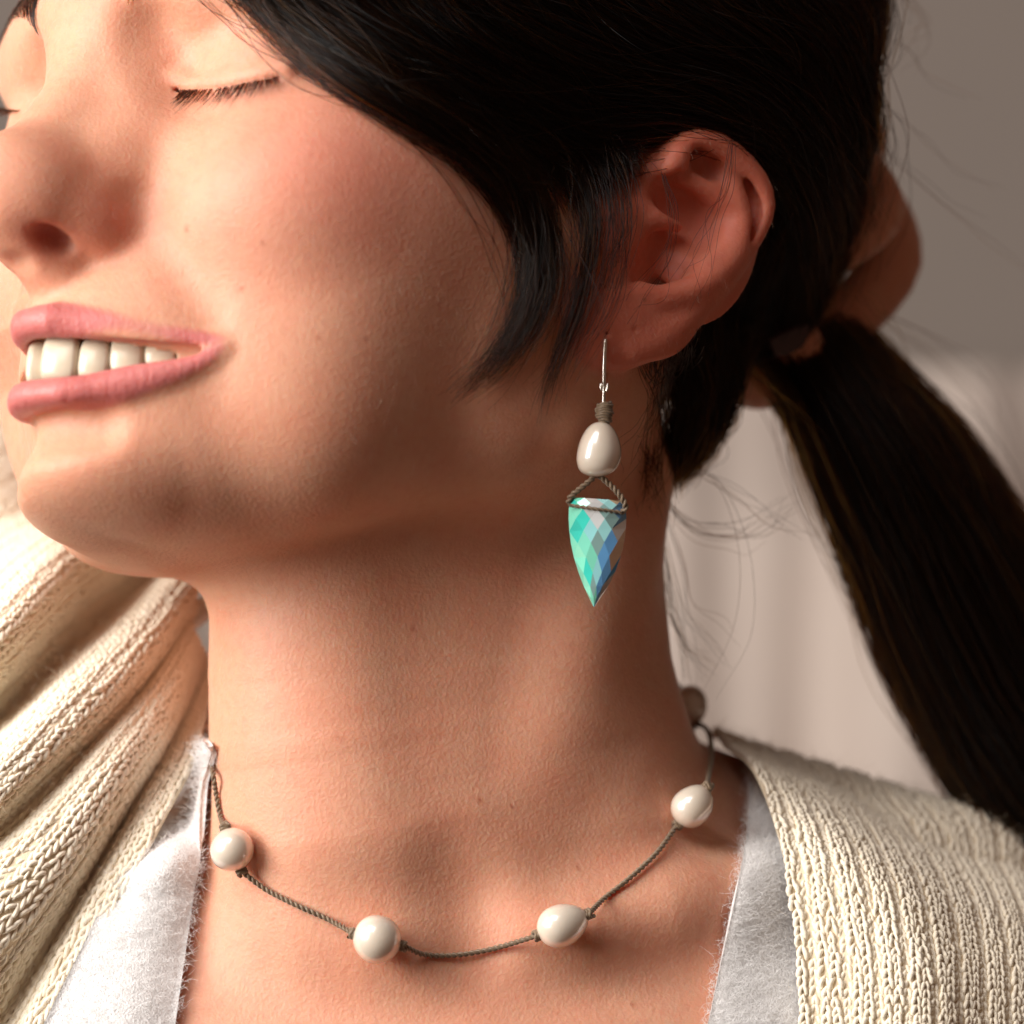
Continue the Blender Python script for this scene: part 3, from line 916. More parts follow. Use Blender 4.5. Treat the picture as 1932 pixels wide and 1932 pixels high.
fb = catmull(rest(sdf_head, [(-30, 192), (5, 203), (38, 208)], 0.), 40)
fnr = grad(sdf_head, fb)
fl = []
for k in range(120):
    i = random.randrange(40); m = np.linspace(0, 1, 8)[:, None]
    d0 = np.array([-.55 + random.gauss(0, .2), -.45, -.5 + random.gauss(0, .15)]) + fnr[i] * .4
    fl.append(fb[i] + d0 / np.linalg.norm(d0) * random.uniform(2.5, 5.5) * m + np.array([0, 0, .9]) * m**2)
hair_obj('eyelashes', np.array(fl), .065, .015, M_LASH, kind='stuff')
def brow(side, n=420):
    out = []
    line = catmull([(92, 12, 35), (92, 20, 39), (88, 30, 42), (80, 41, 42), (70, 51, 38)], 50)
    for k in range(n):
        t = random.random(); x = line[int(t * 49)].copy()
        x[1] *= side
        wid = 4.2 * (1 - .75 * t)
        x = x + np.array([0, 0, random.uniform(-wid, wid)])
        L = random.uniform(5, 9)
        dirv = np.array([-.25 - .45 * t, side * (.55 + .3 * t), .75 * (1 - t) - .12 * (x[2] - 39)])
        dirv /= np.linalg.norm(dirv)
        m = np.linspace(0, 1, 8)[:, None]
        out.append(np.array([H(*q) for q in (x + dirv * L * m)]))
    X = np.array(out)
    s = X.shape
    f = X.reshape(-1, 3)
    # lie on the skin
    for _ in range(3):
        dd = sdf_head(f); f = f - grad(sdf_head, f) * (dd - .5)[:, None]
    return f.reshape(s)
hair_obj('eyebrow', brow(-1), .07, .02, M_LASH, kind='stuff')
hair_obj('eyebrow', brow(1), .07, .02, M_LASH, kind='stuff')

# ------------------------------------------------------------------ teeth
def tooth_material():
    m, nt, b, N, Lk = new_mat('enamel')
    tc = N('ShaderNodeTexCoord'); no = N('ShaderNodeTexNoise'); no.inputs['Scale'].default_value = 300
    Lk(tc.outputs['Object'], no.inputs['Vector'])
    mx = N('ShaderNodeMix'); mx.data_type = 'RGBA'
    mx.inputs[6].default_value = (.66, .59, .47, 1); mx.inputs[7].default_value = (.60, .50, .36, 1)
    Lk(no.outputs['Fac'], mx.inputs[0]); Lk(mx.outputs[2], b.inputs['Base Color'])
    b.inputs['Roughness'].default_value = .22
    b.inputs['Subsurface Weight'].default_value = .3
    b.inputs['Subsurface Scale'].default_value = .0012
    b.inputs['Subsurface Radius'].default_value = (1, .8, .6)
    return m
M_TOOTH = tooth_material()
TF0 = 92.6
tdrop = lambda L: arc_drop(L, .93, 5.5)
ub = lambda L: np.interp(abs(L), UL_BOT[:, 1], UL_BOT[:, 2])
lb = lambda L: np.interp(abs(L), LL_TOP[:, 1], LL_TOP[:, 2])
arcL = np.linspace(0, 40, 400); arcS = np.concatenate([[0], np.cumsum(np.hypot(np.diff(arcL), np.diff(TF0 - tdrop(arcL))))])
pos = 0.0
for wdt, hh, cusp in ((8.4, 10.2, 0), (6.8, 9.2, .3), (7.6, 10, 1.3), (7.4, 8.6, 1.0), (7.2, 8.2, .8)):
    mid = pos + wdt / 2; pos += wdt - .5
    Lc = np.interp(mid, arcS, arcL)
    for side in (1, -1):
        L = Lc * side; F = TF0 - tdrop(L)
        tang = np.array([-.93 * L / math.hypot(L, 5.5), 1, 0]); tang /= np.linalg.norm(tang)
        nor = np.array([tang[1], -tang[0], 0]); 
        bot = lb(Lc) + (.2 if Lc < 16 else .9); top = bot + hh
        cz = (top + bot) / 2
        nu, nv = 16, 12
        th = np.linspace(-np.pi, np.pi, nu, endpoint=False); ph = np.linspace(-np.pi / 2, np.pi / 2, nv)
        sg_ = lambda x, e: np.sign(x) * np.abs(x)**e
        vv = []
        for p_ in ph:
            cp, sp = sg_(np.cos(p_), .30), sg_(np.sin(p_), .6)
            for t_ in th:
                x = wdt / 2 * cp * sg_(np.cos(t_), .34) * (1 - .06 * max(sp, 0) - .06 * cusp * max(-sp, 0))
                y = 3.3 * cp * sg_(np.sin(t_), .6)
                z = hh / 2 * sp
                z += cusp * .6 * (abs(x) / (wdt / 2))**2 * max(-sp, 0)
                vv.append(np.array([F, L, cz]) + tang * x + nor * (y - .5 * (sp**2)) + np.array([0, 0, z]))
        fa = [[a * nu + b, a * nu + (b + 1) % nu, (a + 1) * nu + (b + 1) % nu, (a + 1) * nu + b] for a in range(nv - 1) for b in range(nu)]
        vv = [q_ - np.array([far_dent(q_[1], -46.), 0, 0]) for q_ in vv]
        o = mesh_obj('tooth', HH(vv), np.array(fa), M_TOOTH); set_parent(o)
# gum behind and above the teeth
gl = np.linspace(-24, 26, 60)
gp = np.array([(TF0 - 3.2 - 1.3 * max(0., min(1., (4 - l) / 4)) - tdrop(l) - far_dent(l, -46.), l, lb(l) + 5.4) for l in gl])
V_, F_ = tube_mesh(HH(gp), 3.8, 12)
o = mesh_obj('gum', V_, F_, simple_mat('gum', (.50, .16, .15), .3, Subsurface_Weight=.3, Subsurface_Scale=.002)); set_parent(o)
# nails of the hand behind the head
M_NAIL = simple_mat('dark_polish', (.035, .006, .008), .15, Coat_Weight=.6)
def nail(c, ax, up, L, Wd):
    c = np.asarray(c); ax = np.asarray(ax, float); ax /= np.linalg.norm(ax)
    up = np.asarray(up, float); up -= ax * (up @ ax); up /= np.linalg.norm(up); sd = np.cross(ax, up)
    vs = []
    for k in (0, -.8):
        for a in np.linspace(-1, 1, 11):
            w = Wd * (1 - max(0, a)**2.4 * .75) * (1 if a > -.8 else .85)
            for b in np.linspace(-1, 1, 9):
                vs.append(c + ax * L * a + sd * w * b + up * (1.6 - 2.2 * b * b * (w / Wd) + k))
    f = np.concatenate([grid_faces(11, 9), grid_faces(11, 9, 99)[:, ::-1]])
    o = mesh_obj('fingernail', np.array(vs), f, M_NAIL); set_parent(o)
nail(P(1637, 290, 86), P(1645, 340, 84) - P(1627, 240, 92), (.35, -.9, 0), 6.6, 3.8)
nail(P(1488, 630, 56), P(1520, 612, 58) - P(1450, 645, 58), (.1, -.9, .2), 5.0, 4.2)


# vellus hairs on the skin
vn = np.zeros(len(V)); body.data.vertices.foreach_get
nrm = np.zeros(len(V) * 3, np.float32); body.data.vertices.foreach_get('normal', nrm); nrm = nrm.reshape(-1, 3)
ok = np.where((nrm[:, 1] < .35) & (V[:, 1] < 60) & (V[:, 0] > -118) & (V[:, 0] < 60) & (np.abs(V[:, 2]) < 118))[0]
lq = to_local(V[ok]); lipz = (lq[:, 0] > 85) & (lq[:, 2] < -34) & (lq[:, 2] > -62)
ok = ok[~lipz]
pick = rng.choice(ok, 6000)
gdir = np.array([.25, .1, -1.]) + rng.normal(size=(6000, 3)) * .3
nv_ = nrm[pick]; gdir -= nv_ * (gdir * nv_).sum(1, keepdims=True); gdir /= np.linalg.norm(gdir, axis=1, keepdims=True)
mm_ = np.linspace(0, 1, 6)[None, :, None]
LL_ = rng.uniform(1.0, 2.6, (6000, 1, 1))
VS = V[pick][:, None] + nv_[:, None] * (LL_ * (.55 * mm_ - .25 * mm_**2)) + gdir[:, None] * LL_ * mm_ * .8
hair_obj('vellus_hair', VS, .009, .005, simple_mat('pale_down', (.75, .60, .48), .5), kind='stuff')

# ------------------------------------------------------------------ clothing
def cloth_material(name, c1, c2, scale, rough=.95, bump=.4, dist=.0004, trans=0.0, sheen=.25):
    m, nt, b, N, Lk = new_mat(name)
    tc = N('ShaderNodeTexCoord'); no = N('ShaderNodeTexNoise'); no.inputs['Scale'].default_value = scale; no.inputs['Detail'].default_value = 5
    Lk(tc.outputs['Object'], no.inputs['Vector'])
    n2 = N('ShaderNodeTexNoise'); n2.inputs['Scale'].default_value = scale * 6; n2.inputs['Detail'].default_value = 4
    Lk(tc.outputs['Object'], n2.inputs['Vector'])
    mx = N('ShaderNodeMix'); mx.data_type = 'RGBA'
    mx.inputs[6].default_value = (*c1, 1); mx.inputs[7].default_value = (*c2, 1)
    Lk(no.outputs['Fac'], mx.inputs[0]); Lk(mx.outputs[2], b.inputs['Base Color'])
    b.inputs['Roughness'].default_value = rough
    b.inputs['Specular IOR Level'].default_value = .05
    b.inputs['Sheen Weight'].default_value = sheen
    bp = N('ShaderNodeBump'); bp.inputs['Strength'].default_value = bump; bp.inputs['Distance'].default_value = dist
    Lk(n2.outputs['Fac'], bp.inputs['Height']); Lk(bp.outputs[0], b.inputs['Normal'])
    if trans:
        b.inputs['Subsurface Weight'].default_value = trans
        b.inputs['Subsurface Radius'].default_value = (1, .7, .4)
        b.inputs['Subsurface Scale'].default_value = .003
    return m
M_YARN = cloth_material('cream_yarn', (.95, .88, .74), (.92, .81, .63), 500, .9, .5, .0003)
M_YFIB = simple_mat('yarn_fibre', (.92, .83, .67), 1.0, Specular_IOR_Level=0.0)
M_KNIT = cloth_material('knit_ground', (.80, .68, .50), (.75, .61, .43), 400, .95, .5, .0005)
M_WHITE = cloth_material('white_felt', (.88, .87, .86), (.84, .83, .82), 320, 1.0, .9, .0005, sheen=.1)

def thicken(S, t):
    """closed slab from a grid surface (nu, nv, 3)"""
    nu, nv, _ = S.shape
    du = np.gradient(S, axis=0); dv = np.gradient(S, axis=1)
    nn = np.cross(du, dv); nn /= np.linalg.norm(nn, axis=2, keepdims=True) + 1e-12
    V = np.concatenate([(S + nn * t / 2).reshape(-1, 3), (S - nn * t / 2).reshape(-1, 3)])
    F = [grid_faces(nu, nv), grid_faces(nu, nv, nu * nv)[:, ::-1]]
    idx = np.arange(nu * nv).reshape(nu, nv); o = nu * nv
    for e in (idx[0], idx[-1][::-1], idx[:, 0][::-1], idx[:, -1]):
        F.append(np.stack([e[1:], e[:-1], e[:-1] + o, e[1:] + o], 1))
    return V, np.concatenate(F), nn

def knit(S, nn, wale, course, rad, J, lift=.5, rib=0, wob=.25):
    """real V stitches laid over a surface; wales run along axis 1, side by side along axis 0"""
    nu, nv, _ = S.shape
    lu = np.linalg.norm(np.diff(S, axis=0), axis=2).mean(1).sum()
    lv = np.linalg.norm(np.diff(S, axis=1), axis=2).mean(0).sum()
    W_, C_ = int(lu / wale), int(lv / course)
    def at(a, b):
        x = np.clip(a, 0, 1) * (nu - 1.001); y = np.clip(b, 0, 1) * (nv - 1.001)
        i = x.astype(int); j = y.astype(int); f = (x - i)[..., None]; g = (y - j)[..., None]
        lerp = lambda T: (T[i, j] * (1 - f) + T[i + 1, j] * f) * (1 - g) + (T[i, j + 1] * (1 - f) + T[i + 1, j + 1] * f) * g
        return lerp(S), lerp(nn)
    w, c = np.meshgrid(np.arange(W_), np.arange(C_), indexing='ij')
    w = w.ravel(); c = c.ravel()
    # arm path in stitch units: x across, y along, z height
    t = np.linspace(0, 1, 5)
    px = np.array([.04, .17, .30, .36, .30]); py = np.array([-.15, .2, .55, .9, 1.2]); pz = np.array([-.35, .25, .5, .35, -.35])
    pr = np.array([.75, 1.05, 1.1, 1.0, .7]) * rad
    sides = 5
    ang = np.linspace(0, 2 * np.pi, sides, endpoint=False)
    wl = np.interp(np.arange(W_ * 4), np.arange(W_ * 4), rng.normal(size=W_ * 4)) * 0
    for sgn in (-1, 1):
        jx = rng.normal(size=len(w)) * .09; jy = rng.normal(size=len(w)) * .11; js = 1 + rng.normal(size=len(w)) * .13
        wx = wob * np.sin(c * .55 + w * 1.7) * .5
        rp = (np.where((w % rib) < rib - 1, 0, -.55)) if rib else np.zeros(len(w))
        A = (w[:, None] + .5 + sgn * px[None] * js[:, None] + jx[:, None] + wx[:, None] * .4) / W_
        Bc = (c[:, None] + py[None] + jy[:, None]) / C_
        pt, nr = at(A, Bc)
        pt = pt + nr * (lift + pz[None, :, None] * rad * 1.2 + rp[:, None, None])
        T = np.gradient(pt, axis=1); T /= np.linalg.norm(T, axis=2, keepdims=True) + 1e-9
        sd = np.cross(T, nr); sd /= np.linalg.norm(sd, axis=2, keepdims=True) + 1e-9
        n2 = np.cross(sd, T)
        R_ = (pr[None] * js[:, None])[..., None, None]
        ring = pt[:, :, None] + R_ * (np.cos(ang)[None, None, :, None] * sd[:, :, None] + np.sin(ang)[None, None, :, None] * n2[:, :, None])
        m = len(w); V = ring.reshape(-1, 3)
        i, j = np.meshgrid(np.arange(4), np.arange(sides), indexing='ij')
        a = (i * sides + j).ravel(); b = (i * sides + (j + 1) % sides).ravel()
        f = np.stack([a, b, b + sides, a + sides], 1)
        F = (f[None] + (np.arange(m) * 5 * sides)[:, None, None]).reshape(-1, 4)
        J.add(V, F)

def even(S):
    """respace a grid surface evenly along both directions"""
    for ax in (1, 0):
        S = np.moveaxis(S, ax, 0)
        l = np.concatenate([[0], np.cumsum(np.linalg.norm(np.diff(S, axis=0), axis=2).mean(1))])
        x = np.interp(np.linspace(0, l[-1], len(S)), l, np.arange(len(S)))
        i = np.minimum(x.astype(int), len(S) - 2); f = (x - i)[:, None, None]
        S = np.moveaxis(S[i] * (1 - f) + S[i + 1] * f, 0, ax)
    return S

def orient(S):
    nu, nv, _ = S.shape
    du = np.gradient(S, axis=0); dv = np.gradient(S, axis=1)
    n = np.cross(du, dv).reshape(-1, 3).mean(0)
    return S if n[1] < 0 else S[::-1]

def sdf_trunk(X):
    return sdf_torso(X)

# white top: a strip down each side of the open neck
def strip(cols, lifts, nu, nv, f=sdf_trunk):
    rows = []
    for c, l in zip(cols, lifts):
        rows.append(rest(f, c, np.broadcast_to(l, (len(c),))))
    S = bicubic(rows, nu, nv)
    return push_out(f, S.reshape(-1, 3), .8, 2).reshape(S.shape)
shirt_r = strip([[(1400, 1405), (1413, 1462), (1407, 1585), (1386, 1691), (1360, 1815), (1338, 1921), (1310, 2050)],
                 [(1440, 1425), (1450, 1480), (1450, 1600), (1435, 1700), (1420, 1820), (1405, 1930), (1390, 2050)],
                 [(1480, 1450), (1490, 1520), (1510, 1620), (1520, 1720), (1530, 1830), (1535, 1940), (1540, 2050)]],
                [1.8, 2.4, 2.2], 14, 40)
shirt_l = strip([[(404, 1420), (396, 1450), (386, 1490), (378, 1603), (364, 1690), (350, 1790), (331, 1925), (315, 2050)],
                 [(392, 1400), (370, 1430), (342, 1485), (320, 1600), (290, 1700), (262, 1800), (225, 1930), (190, 2050)],
                 [(378, 1380), (345, 1420), (300, 1490), (250, 1610), (195, 1710), (145, 1810), (80, 1940), (30, 2050)]],
                [[.9, 1.2, 1.6, 2, 2, 2, 2, 2], [.8, 2, 4, 7, 8, 8, 8, 8], [.8, 2, 5, 9, 11, 11, 11, 11]], 16, 44)
fuzz = []
for S in (shirt_r, shirt_l):
    S = orient(S)
    nz = smooth_noise(1, 1, 1)
    bumps = .5 * np.sin(np.arange(S.shape[1]) * .7)[None, :, None] * np.linspace(0, 1, S.shape[0])[:, None, None]
    V_, F_, nn_ = thicken(S, 1.3)
    o = mesh_obj('white_top', V_, F_, M_WHITE, label='white soft felted top, one side of its open neck'); set_parent(o)
    # felt fibres standing off the cloth
    k = 13000
    a = rng.integers(0, S.shape[0], k); b = rng.integers(0, S.shape[1] - 1, k); g = rng.random((k, 1))
    b_ = b + 1
    x = S[a, b] * (1 - g) + S[a, b_] * g + rng.normal(size=(k, 3)) * [1.6, .1, 1.2] * .6
    nr = nn_[a, b]
    dirv = nr * .8 + rng.normal(size=(k, 3)) * .7; dirv /= np.linalg.norm(dirv, axis=1, keepdims=True)
    m_ = np.linspace(0, 1, 6)[None, :, None]
    L_ = rng.uniform(.6, 2.6, (k, 1, 1))
    fuzz.append(x[:, None] + nr[:, None] * .8 + dirv[:, None] * L_ * m_ + rng.normal(size=(k, 1, 3)) * m_**2 * .7)
# back of the neckline seen past the throat
bk = bicubic([PP([(352, 1190, 66), (372, 1178, 64), (400, 1160, 62), (440, 1150, 66)]), PP([(352, 1150, 74), (372, 1138, 72), (400, 1122, 70), (440, 1112, 74)])], 6, 12)
V_, F_, _n = thicken(bk, 2)
o = mesh_obj('white_top', V_, F_, M_WHITE, label='white top, back of the neckline'); set_parent(o)
M_FIBRE = simple_mat('white_fibre', (.90, .89, .88), 1.0, Specular_IOR_Level=0.0)
hair_obj('felt_fibres', np.concatenate(fuzz), .028, .012, M_FIBRE, kind='stuff')

# cream cardigan, shoulder side by the ponytail
cr = [PP(c) for c in (
    [(1340, 1388, 86), (1352, 1398, 66), (1420, 1450, 36), (1470, 1580, 10), (1495, 1720, 0), (1507, 1850, -6), (1512, 2050, -10)],
    [(1400, 1405, 90), (1420, 1418, 70), (1500, 1490, 36), (1560, 1605, 8), (1590, 1740, -4), (1602, 1860, -10), (1606, 2050, -14)],
    [(1500, 1440, 94), (1515, 1455, 72), (1600, 1530, 40), (1660, 1645, 10), (1690, 1765, -3), (1702, 1870, -10), (1704, 2050, -14)],
    [(1620, 1490, 98), (1640, 1508, 76), (1720, 1580, 44), (1780, 1685, 14), (1800, 1790, 0), (1806, 1880, -7), (1806, 2050, -12)],
    [(1750, 1545, 102), (1770, 1565, 82), (1840, 1620, 50), (1892, 1715, 20), (1908, 1805, 6), (1912, 1890, -1), (1912, 2050, -6)],
    [(1900, 1585, 108), (1915, 1600, 90), (1965, 1650, 60), (2004, 1745, 30), (2014, 1830, 16), (2018, 1900, 9), (2018, 2050, 4)],
    [(2060, 1610, 114), (2070, 1625, 98), (2100, 1680, 72), (2120, 1760, 44), (2126, 1840, 30), (2128, 1910, 22), (2128, 2050, 16)])]
SR = orient(even(bicubic(cr, 60, 70)))
SR = SR + np.array([0, 1.0, 0]) * (1.6 * np.sin(np.linspace(0, 15, 60))[:, None, None] * np.linspace(.2, 1, 70)[None, :, None] + 1.4 * np.sin(np.linspace(0, 9, 60)[:, None, None] + np.linspace(0, 7, 70)[None, :, None]))
SR = push_out(sdf_trunk, SR.reshape(-1, 3), 3.2, 3).reshape(SR.shape)
# collar drape on the far side, rolled folds
cl_rows = [PP(c) for c in (
    [(400, 1290, 58), (372, 1420, 32), (302, 1560, 14), (218, 1720, 5), (112, 1932, -2), (50, 2060, -4)],
    [(392, 1270, 60), (342, 1410, 36), (266, 1545, 18), (172, 1710, 8), (62, 1915, 0), (0, 2040, 0)],
    [(388, 1245, 64), (330, 1385, 44), (248, 1525, 28), (150, 1690, 16), (30, 1890, 9), (-40, 2010, 8)],
    [(372, 1210, 54), (312, 1350, 32), (226, 1480, 14), (118, 1640, 4), (-10, 1800, -3), (-90, 1900, -5)],
    [(362, 1185, 54), (290, 1310, 32), (196, 1430, 14), (80, 1570, 4), (-50, 1700, -2), (-120, 1780, -2)],
    [(366, 1150, 60), (290, 1270, 42), (190, 1385, 26), (70, 1500, 16), (-50, 1610, 10), (-130, 1690, 10)],
    [(368, 1088, 58), (268, 1225, 32), (152, 1350, 14), (30, 1470, 4), (-80, 1580, 0), (-160, 1650, 0)],
    [(345, 1070, 66), (240, 1180, 42), (130, 1290, 22), (20, 1400, 10), (-80, 1490, 6), (-160, 1560, 6)],
    [(310, 1075, 92), (225, 1150, 74), (120, 1240, 54), (20, 1340, 40), (-80, 1420, 34), (-160, 1480, 34)],
    [(262, 1040, 84), (170, 1045, 56), (90, 1105, 34), (10, 1190, 20), (-80, 1270, 14), (-160, 1330, 14)],
    [(240, 1000, 96), (140, 1005, 72), (60, 1050, 52), (-20, 1120, 38), (-100, 1190, 32), (-170, 1240, 32)],
    [(215, 960, 124), (120, 965, 104), (40, 990, 86), (-40, 1040, 74), (-110, 1090, 70), (-180, 1130, 70)],
    [(150, 860, 128), (60, 880, 112), (-20, 920, 96), (-80, 970, 88), (-140, 1010, 86), (-200, 1040, 86)],
    [(110, 730, 140), (20, 750, 128), (-60, 800, 116), (-120, 850, 110), (-170, 890, 108), (-220, 920, 108)])]
SL = orient(even(bicubic(cl_rows, 120, 60)))
SL = push_out(sdf_trunk, SL.reshape(-1, 3), 2.6, 3).reshape(SL.shape)
for S, wale, course, rad, lab in ((SR, 2.45, 1.75, .53, 'cream knit cardigan over the shoulder under the ponytail'),
                                  (SL, 2.4, 1.75, .53, 'cream knit cardigan collar rolled in thick folds')):
    V_, F_, nn_ = thicken(S, 1.0)
    cg = mesh_obj('cardigan', V_, F_, M_KNIT, label=lab); set_parent(cg)
    JY = Join()
    knit(S, nn_, wale, course, rad, JY, lift=.65, rib=3 if S is SR else 4)
    kf = 7000
    a_ = rng.integers(0, S.shape[0], kf); b_ = rng.integers(0, S.shape[1], kf)
    dv_ = nn_[a_, b_] * .7 + rng.normal(size=(kf, 3)) * .8; dv_ /= np.linalg.norm(dv_, axis=1, keepdims=True)
    m_ = np.linspace(0, 1, 6)[None, :, None]
    x_ = S[a_, b_] + rng.normal(size=(kf, 3)) * 1.2 + nn_[a_, b_] * 1.0
    fz = x_[:, None] + dv_[:, None] * rng.uniform(.8, 2.4, (kf, 1, 1)) * m_ + rng.normal(size=(kf, 1, 3)) * m_**2 * .8
    hair_obj('yarn_fuzz', fz, .018, .010, M_YFIB, kind='stuff')
    yarn = JY.build('knit_stitches', M_YARN, kind='stuff'); yarn.parent = cg
    bpy.context.view_layer.update()
    yarn.matrix_parent_inverse = cg.matrix_world.inverted()

# ------------------------------------------------------------------ jewellery
def pearl_material():
    m, nt, b, N, Lk = new_mat('pearl')
    tc = N('ShaderNodeTexCoord'); no = N('ShaderNodeTexNoise'); no.inputs['Scale'].default_value = 130; no.inputs['Detail'].default_value = 2
    Lk(tc.outputs['Object'], no.inputs['Vector'])
    lw = N('ShaderNodeLayerWeight'); lw.inputs['Blend'].default_value = .35
    mx = N('ShaderNodeMix'); mx.data_type = 'RGBA'
    mx.inputs[6].default_value = (.89, .82, .70, 1); mx.inputs[7].default_value = (.85, .71, .56, 1)
    Lk(no.outputs['Fac'], mx.inputs[0])
    Lk(mx.outputs[2], b.inputs['Base Color'])
    b.inputs['Roughness'].default_value = .26
    b.inputs['Specular IOR Level'].default_value = .8
    b.inputs['Metallic'].default_value = .16
    b.inputs['Coat Weight'].default_value = 1.0
    b.inputs['Coat IOR'].default_value = 1.7
    b.inputs['Coat Roughness'].default_value = .04
    b.inputs['Coat Weight'].default_value = 1.0
    b.inputs['Subsurface Weight'].default_value = .25
    b.inputs['Subsurface Radius'].default_value = (1, .85, .7)
    b.inputs['Subsurface Scale'].default_value = .002
    b.inputs['Thin Film Thickness'].default_value = 330
    b.inputs['Thin Film IOR'].default_value = 1.45
    bp = N('ShaderNodeBump'); bp.inputs['Strength'].default_value = .12; bp.inputs['Distance'].default_value = .0008
    Lk(no.outputs['Fac'], bp.inputs['Height']); Lk(bp.outputs[0], b.inputs['Normal'])
    return m
M_PEARL = pearl_material()
def cord_material():
    m, nt, b, N, Lk = new_mat('silk_cord')
    tc = N('ShaderNodeTexCoord'); no = N('ShaderNodeTexNoise'); no.inputs['Scale'].default_value = 2600; no.inputs['Detail'].default_value = 2
    Lk(tc.outputs['Object'], no.inputs['Vector'])
    mx = N('ShaderNodeMix'); mx.data_type = 'RGBA'
    mx.inputs[6].default_value = (.10, .064, .034, 1); mx.inputs[7].default_value = (.26, .175, .10, 1)
    Lk(no.outputs['Fac'], mx.inputs[0]); Lk(mx.outputs[2], b.inputs['Base Color'])
    b.inputs['Roughness'].default_value = .45
    b.inputs['Sheen Weight'].default_value = .3
    return m
M_CORD = cord_material()

def frames(path):
    T = np.gradient(path, axis=0); T /= np.linalg.norm(T, axis=1, keepdims=True) + 1e-12
    N0 = np.cross(T[0], [.3, -1, .2]); N0 /= np.linalg.norm(N0); Ns = [N0]
    for k in range(1, len(path)):
        v = Ns[-1] - T[k] * (Ns[-1] @ T[k]); Ns.append(v / np.linalg.norm(v))
    Ns = np.array(Ns)
    return T, Ns, np.cross(T, Ns)
def rope(pts, ply=2, hr=.32, r=.36, pitch=2.7, step=.25):
    pts = np.asarray(pts)
    L = np.linalg.norm(np.diff(pts, axis=0), axis=1).sum()
    n = max(12, int(L / step))
    c = catmull(pts, n * 3)
    s = np.concatenate([[0], np.cumsum(np.linalg.norm(np.diff(c, axis=0), axis=1))])
    x = np.linspace(0, s[-1], n)
    c = np.stack([np.interp(x, s, c[:, k]) for k in range(3)], 1)
    T, N_, B = frames(c)
    J = Join()
    for k in range(ply):
        a = x / pitch * 2 * np.pi + k * 2 * np.pi / ply
        path = c + hr * (np.cos(a)[:, None] * N_ + np.sin(a)[:, None] * B)
        V_, F_ = tube_mesh(path, r, 6)
        J.add(V_, F_)
    return J
def egg(c, ax, L, W, bulge=.12, seed=0, nu=40, nv=28):
    """slightly lopsided pearl, long axis ax"""
    r_ = np.random.default_rng(seed)
    ax = np.asarray(ax, float); ax /= np.linalg.norm(ax)
    s1 = np.cross(ax, [0.13, -1, .2]); s1 /= np.linalg.norm(s1); s2 = np.cross(ax, s1)
    ph = np.linspace(0, np.pi, nv); th = np.linspace(0, 2 * np.pi, nu, endpoint=False)
    k1, k2 = r_.uniform(0, 6.28, 2)
    V_ = []
    for p_ in ph:
        z = np.cos(p_); rr_ = np.sin(p_) * (1 - bulge * z)
        for t_ in th:
            w = 1 + .018 * np.sin(2 * t_ + k1) + .02 * np.sin(p_ * 3 + k2) * np.cos(t_ + k1)
            V_.append(c + ax * L * z + W * rr_ * w * (np.cos(t_) * s1 + np.sin(t_) * s2))
    f = [[a * nu + b, (a + 1) * nu + b, (a + 1) * nu + (b + 1) % nu, a * nu + (b + 1) % nu] for a in range(nv - 1) for b in range(nu)]
    return np.array(V_), np.array(f)
def knot_mesh(c, ax, R=.95, r=.42, turns=2.2, L=1.5, seed=1):
    r_ = np.random.default_rng(seed)
    ax = np.asarray(ax, float); ax /= np.linalg.norm(ax)
    s1 = np.cross(ax, [.2, -1, .3]); s1 /= np.linalg.norm(s1); s2 = np.cross(ax, s1)
    a = np.linspace(0, turns * 2 * np.pi, int(26 * turns)); t = np.linspace(-.5, .5, len(a))
    path = c + ax * (t * L)[:, None] + R * (1 + .18 * np.sin(3 * a + r_.uniform(0, 6)))[:, None] * (np.cos(a)[:, None] * s1 + np.sin(a)[:, None] * s2) + ax * (.35 * np.sin(2 * a))[:, None]
    return tube_mesh(path, r, 7)

def thing_parent(o, e):
    o.parent = e
    o.matrix_parent_inverse = e.matrix_world.inverted()

pearl_spec = [  # u, v, half length, half width (mm), axis in the picture
    (438, 1603, 4.9, 5.0, (0.9, -.55)), (712, 1772, 5.5, 5.5, (1, -.25)), (1062, 1745, 6.0, 4.9, (.92, .38)),
    (1307, 1520, 5.3, 4.6, (.62, .78))]
pc = rest(sdf_headonly, [(p[0], p[1]) for p in pearl_spec], [4.7, 5.2, 4.8, 4.4])
back_pearl = P(1300, 1330, 66)
far_pearl = P(374, 1338, 72)
def cordpts(uv, lift=.9):
    return rest(sdf_headonly, uv, lift)
neck_t = empty('necklace', pc[1] * MM, 'knotted brown cord necklace with spaced cream pearls round the neck', 'necklace')
bpy.context.view_layer.update()
def ends(i):
    c = pc[i]; ax = np.array([pearl_spec[i][4][0], 0, pearl_spec[i][4][1]]); ax /= np.linalg.norm(ax)
    return c - ax * (pearl_spec[i][2] + .2), c + ax * (pearl_spec[i][2] + .2), ax
segs = []
e1a, e1b, x1 = ends(0); e2a, e2b, x2 = ends(1); e3a, e3b, x3 = ends(2); e4a, e4b, x4 = ends(3)
e1a = pc[0] + np.array([-1.6, 0.6, 5.0]); e1b = pc[0] + np.array([2.0, .6, -4.9])
segs.append(np.vstack([far_pearl + [1, -2, -4], P(396, 1400, 48), cordpts([(401, 1450), (408, 1500), (417, 1545)], .9), e1a]))
segs.append(np.vstack([e1b, cordpts([(500, 1677), (560, 1708), (620, 1735)]), e2a]))
segs.append(np.vstack([e2b, cordpts([(800, 1801), (860, 1802), (930, 1790)]), e3a]))
segs.append(np.vstack([e3b, cordpts([(1140, 1695), (1190, 1655), (1240, 1608)]), e4a]))
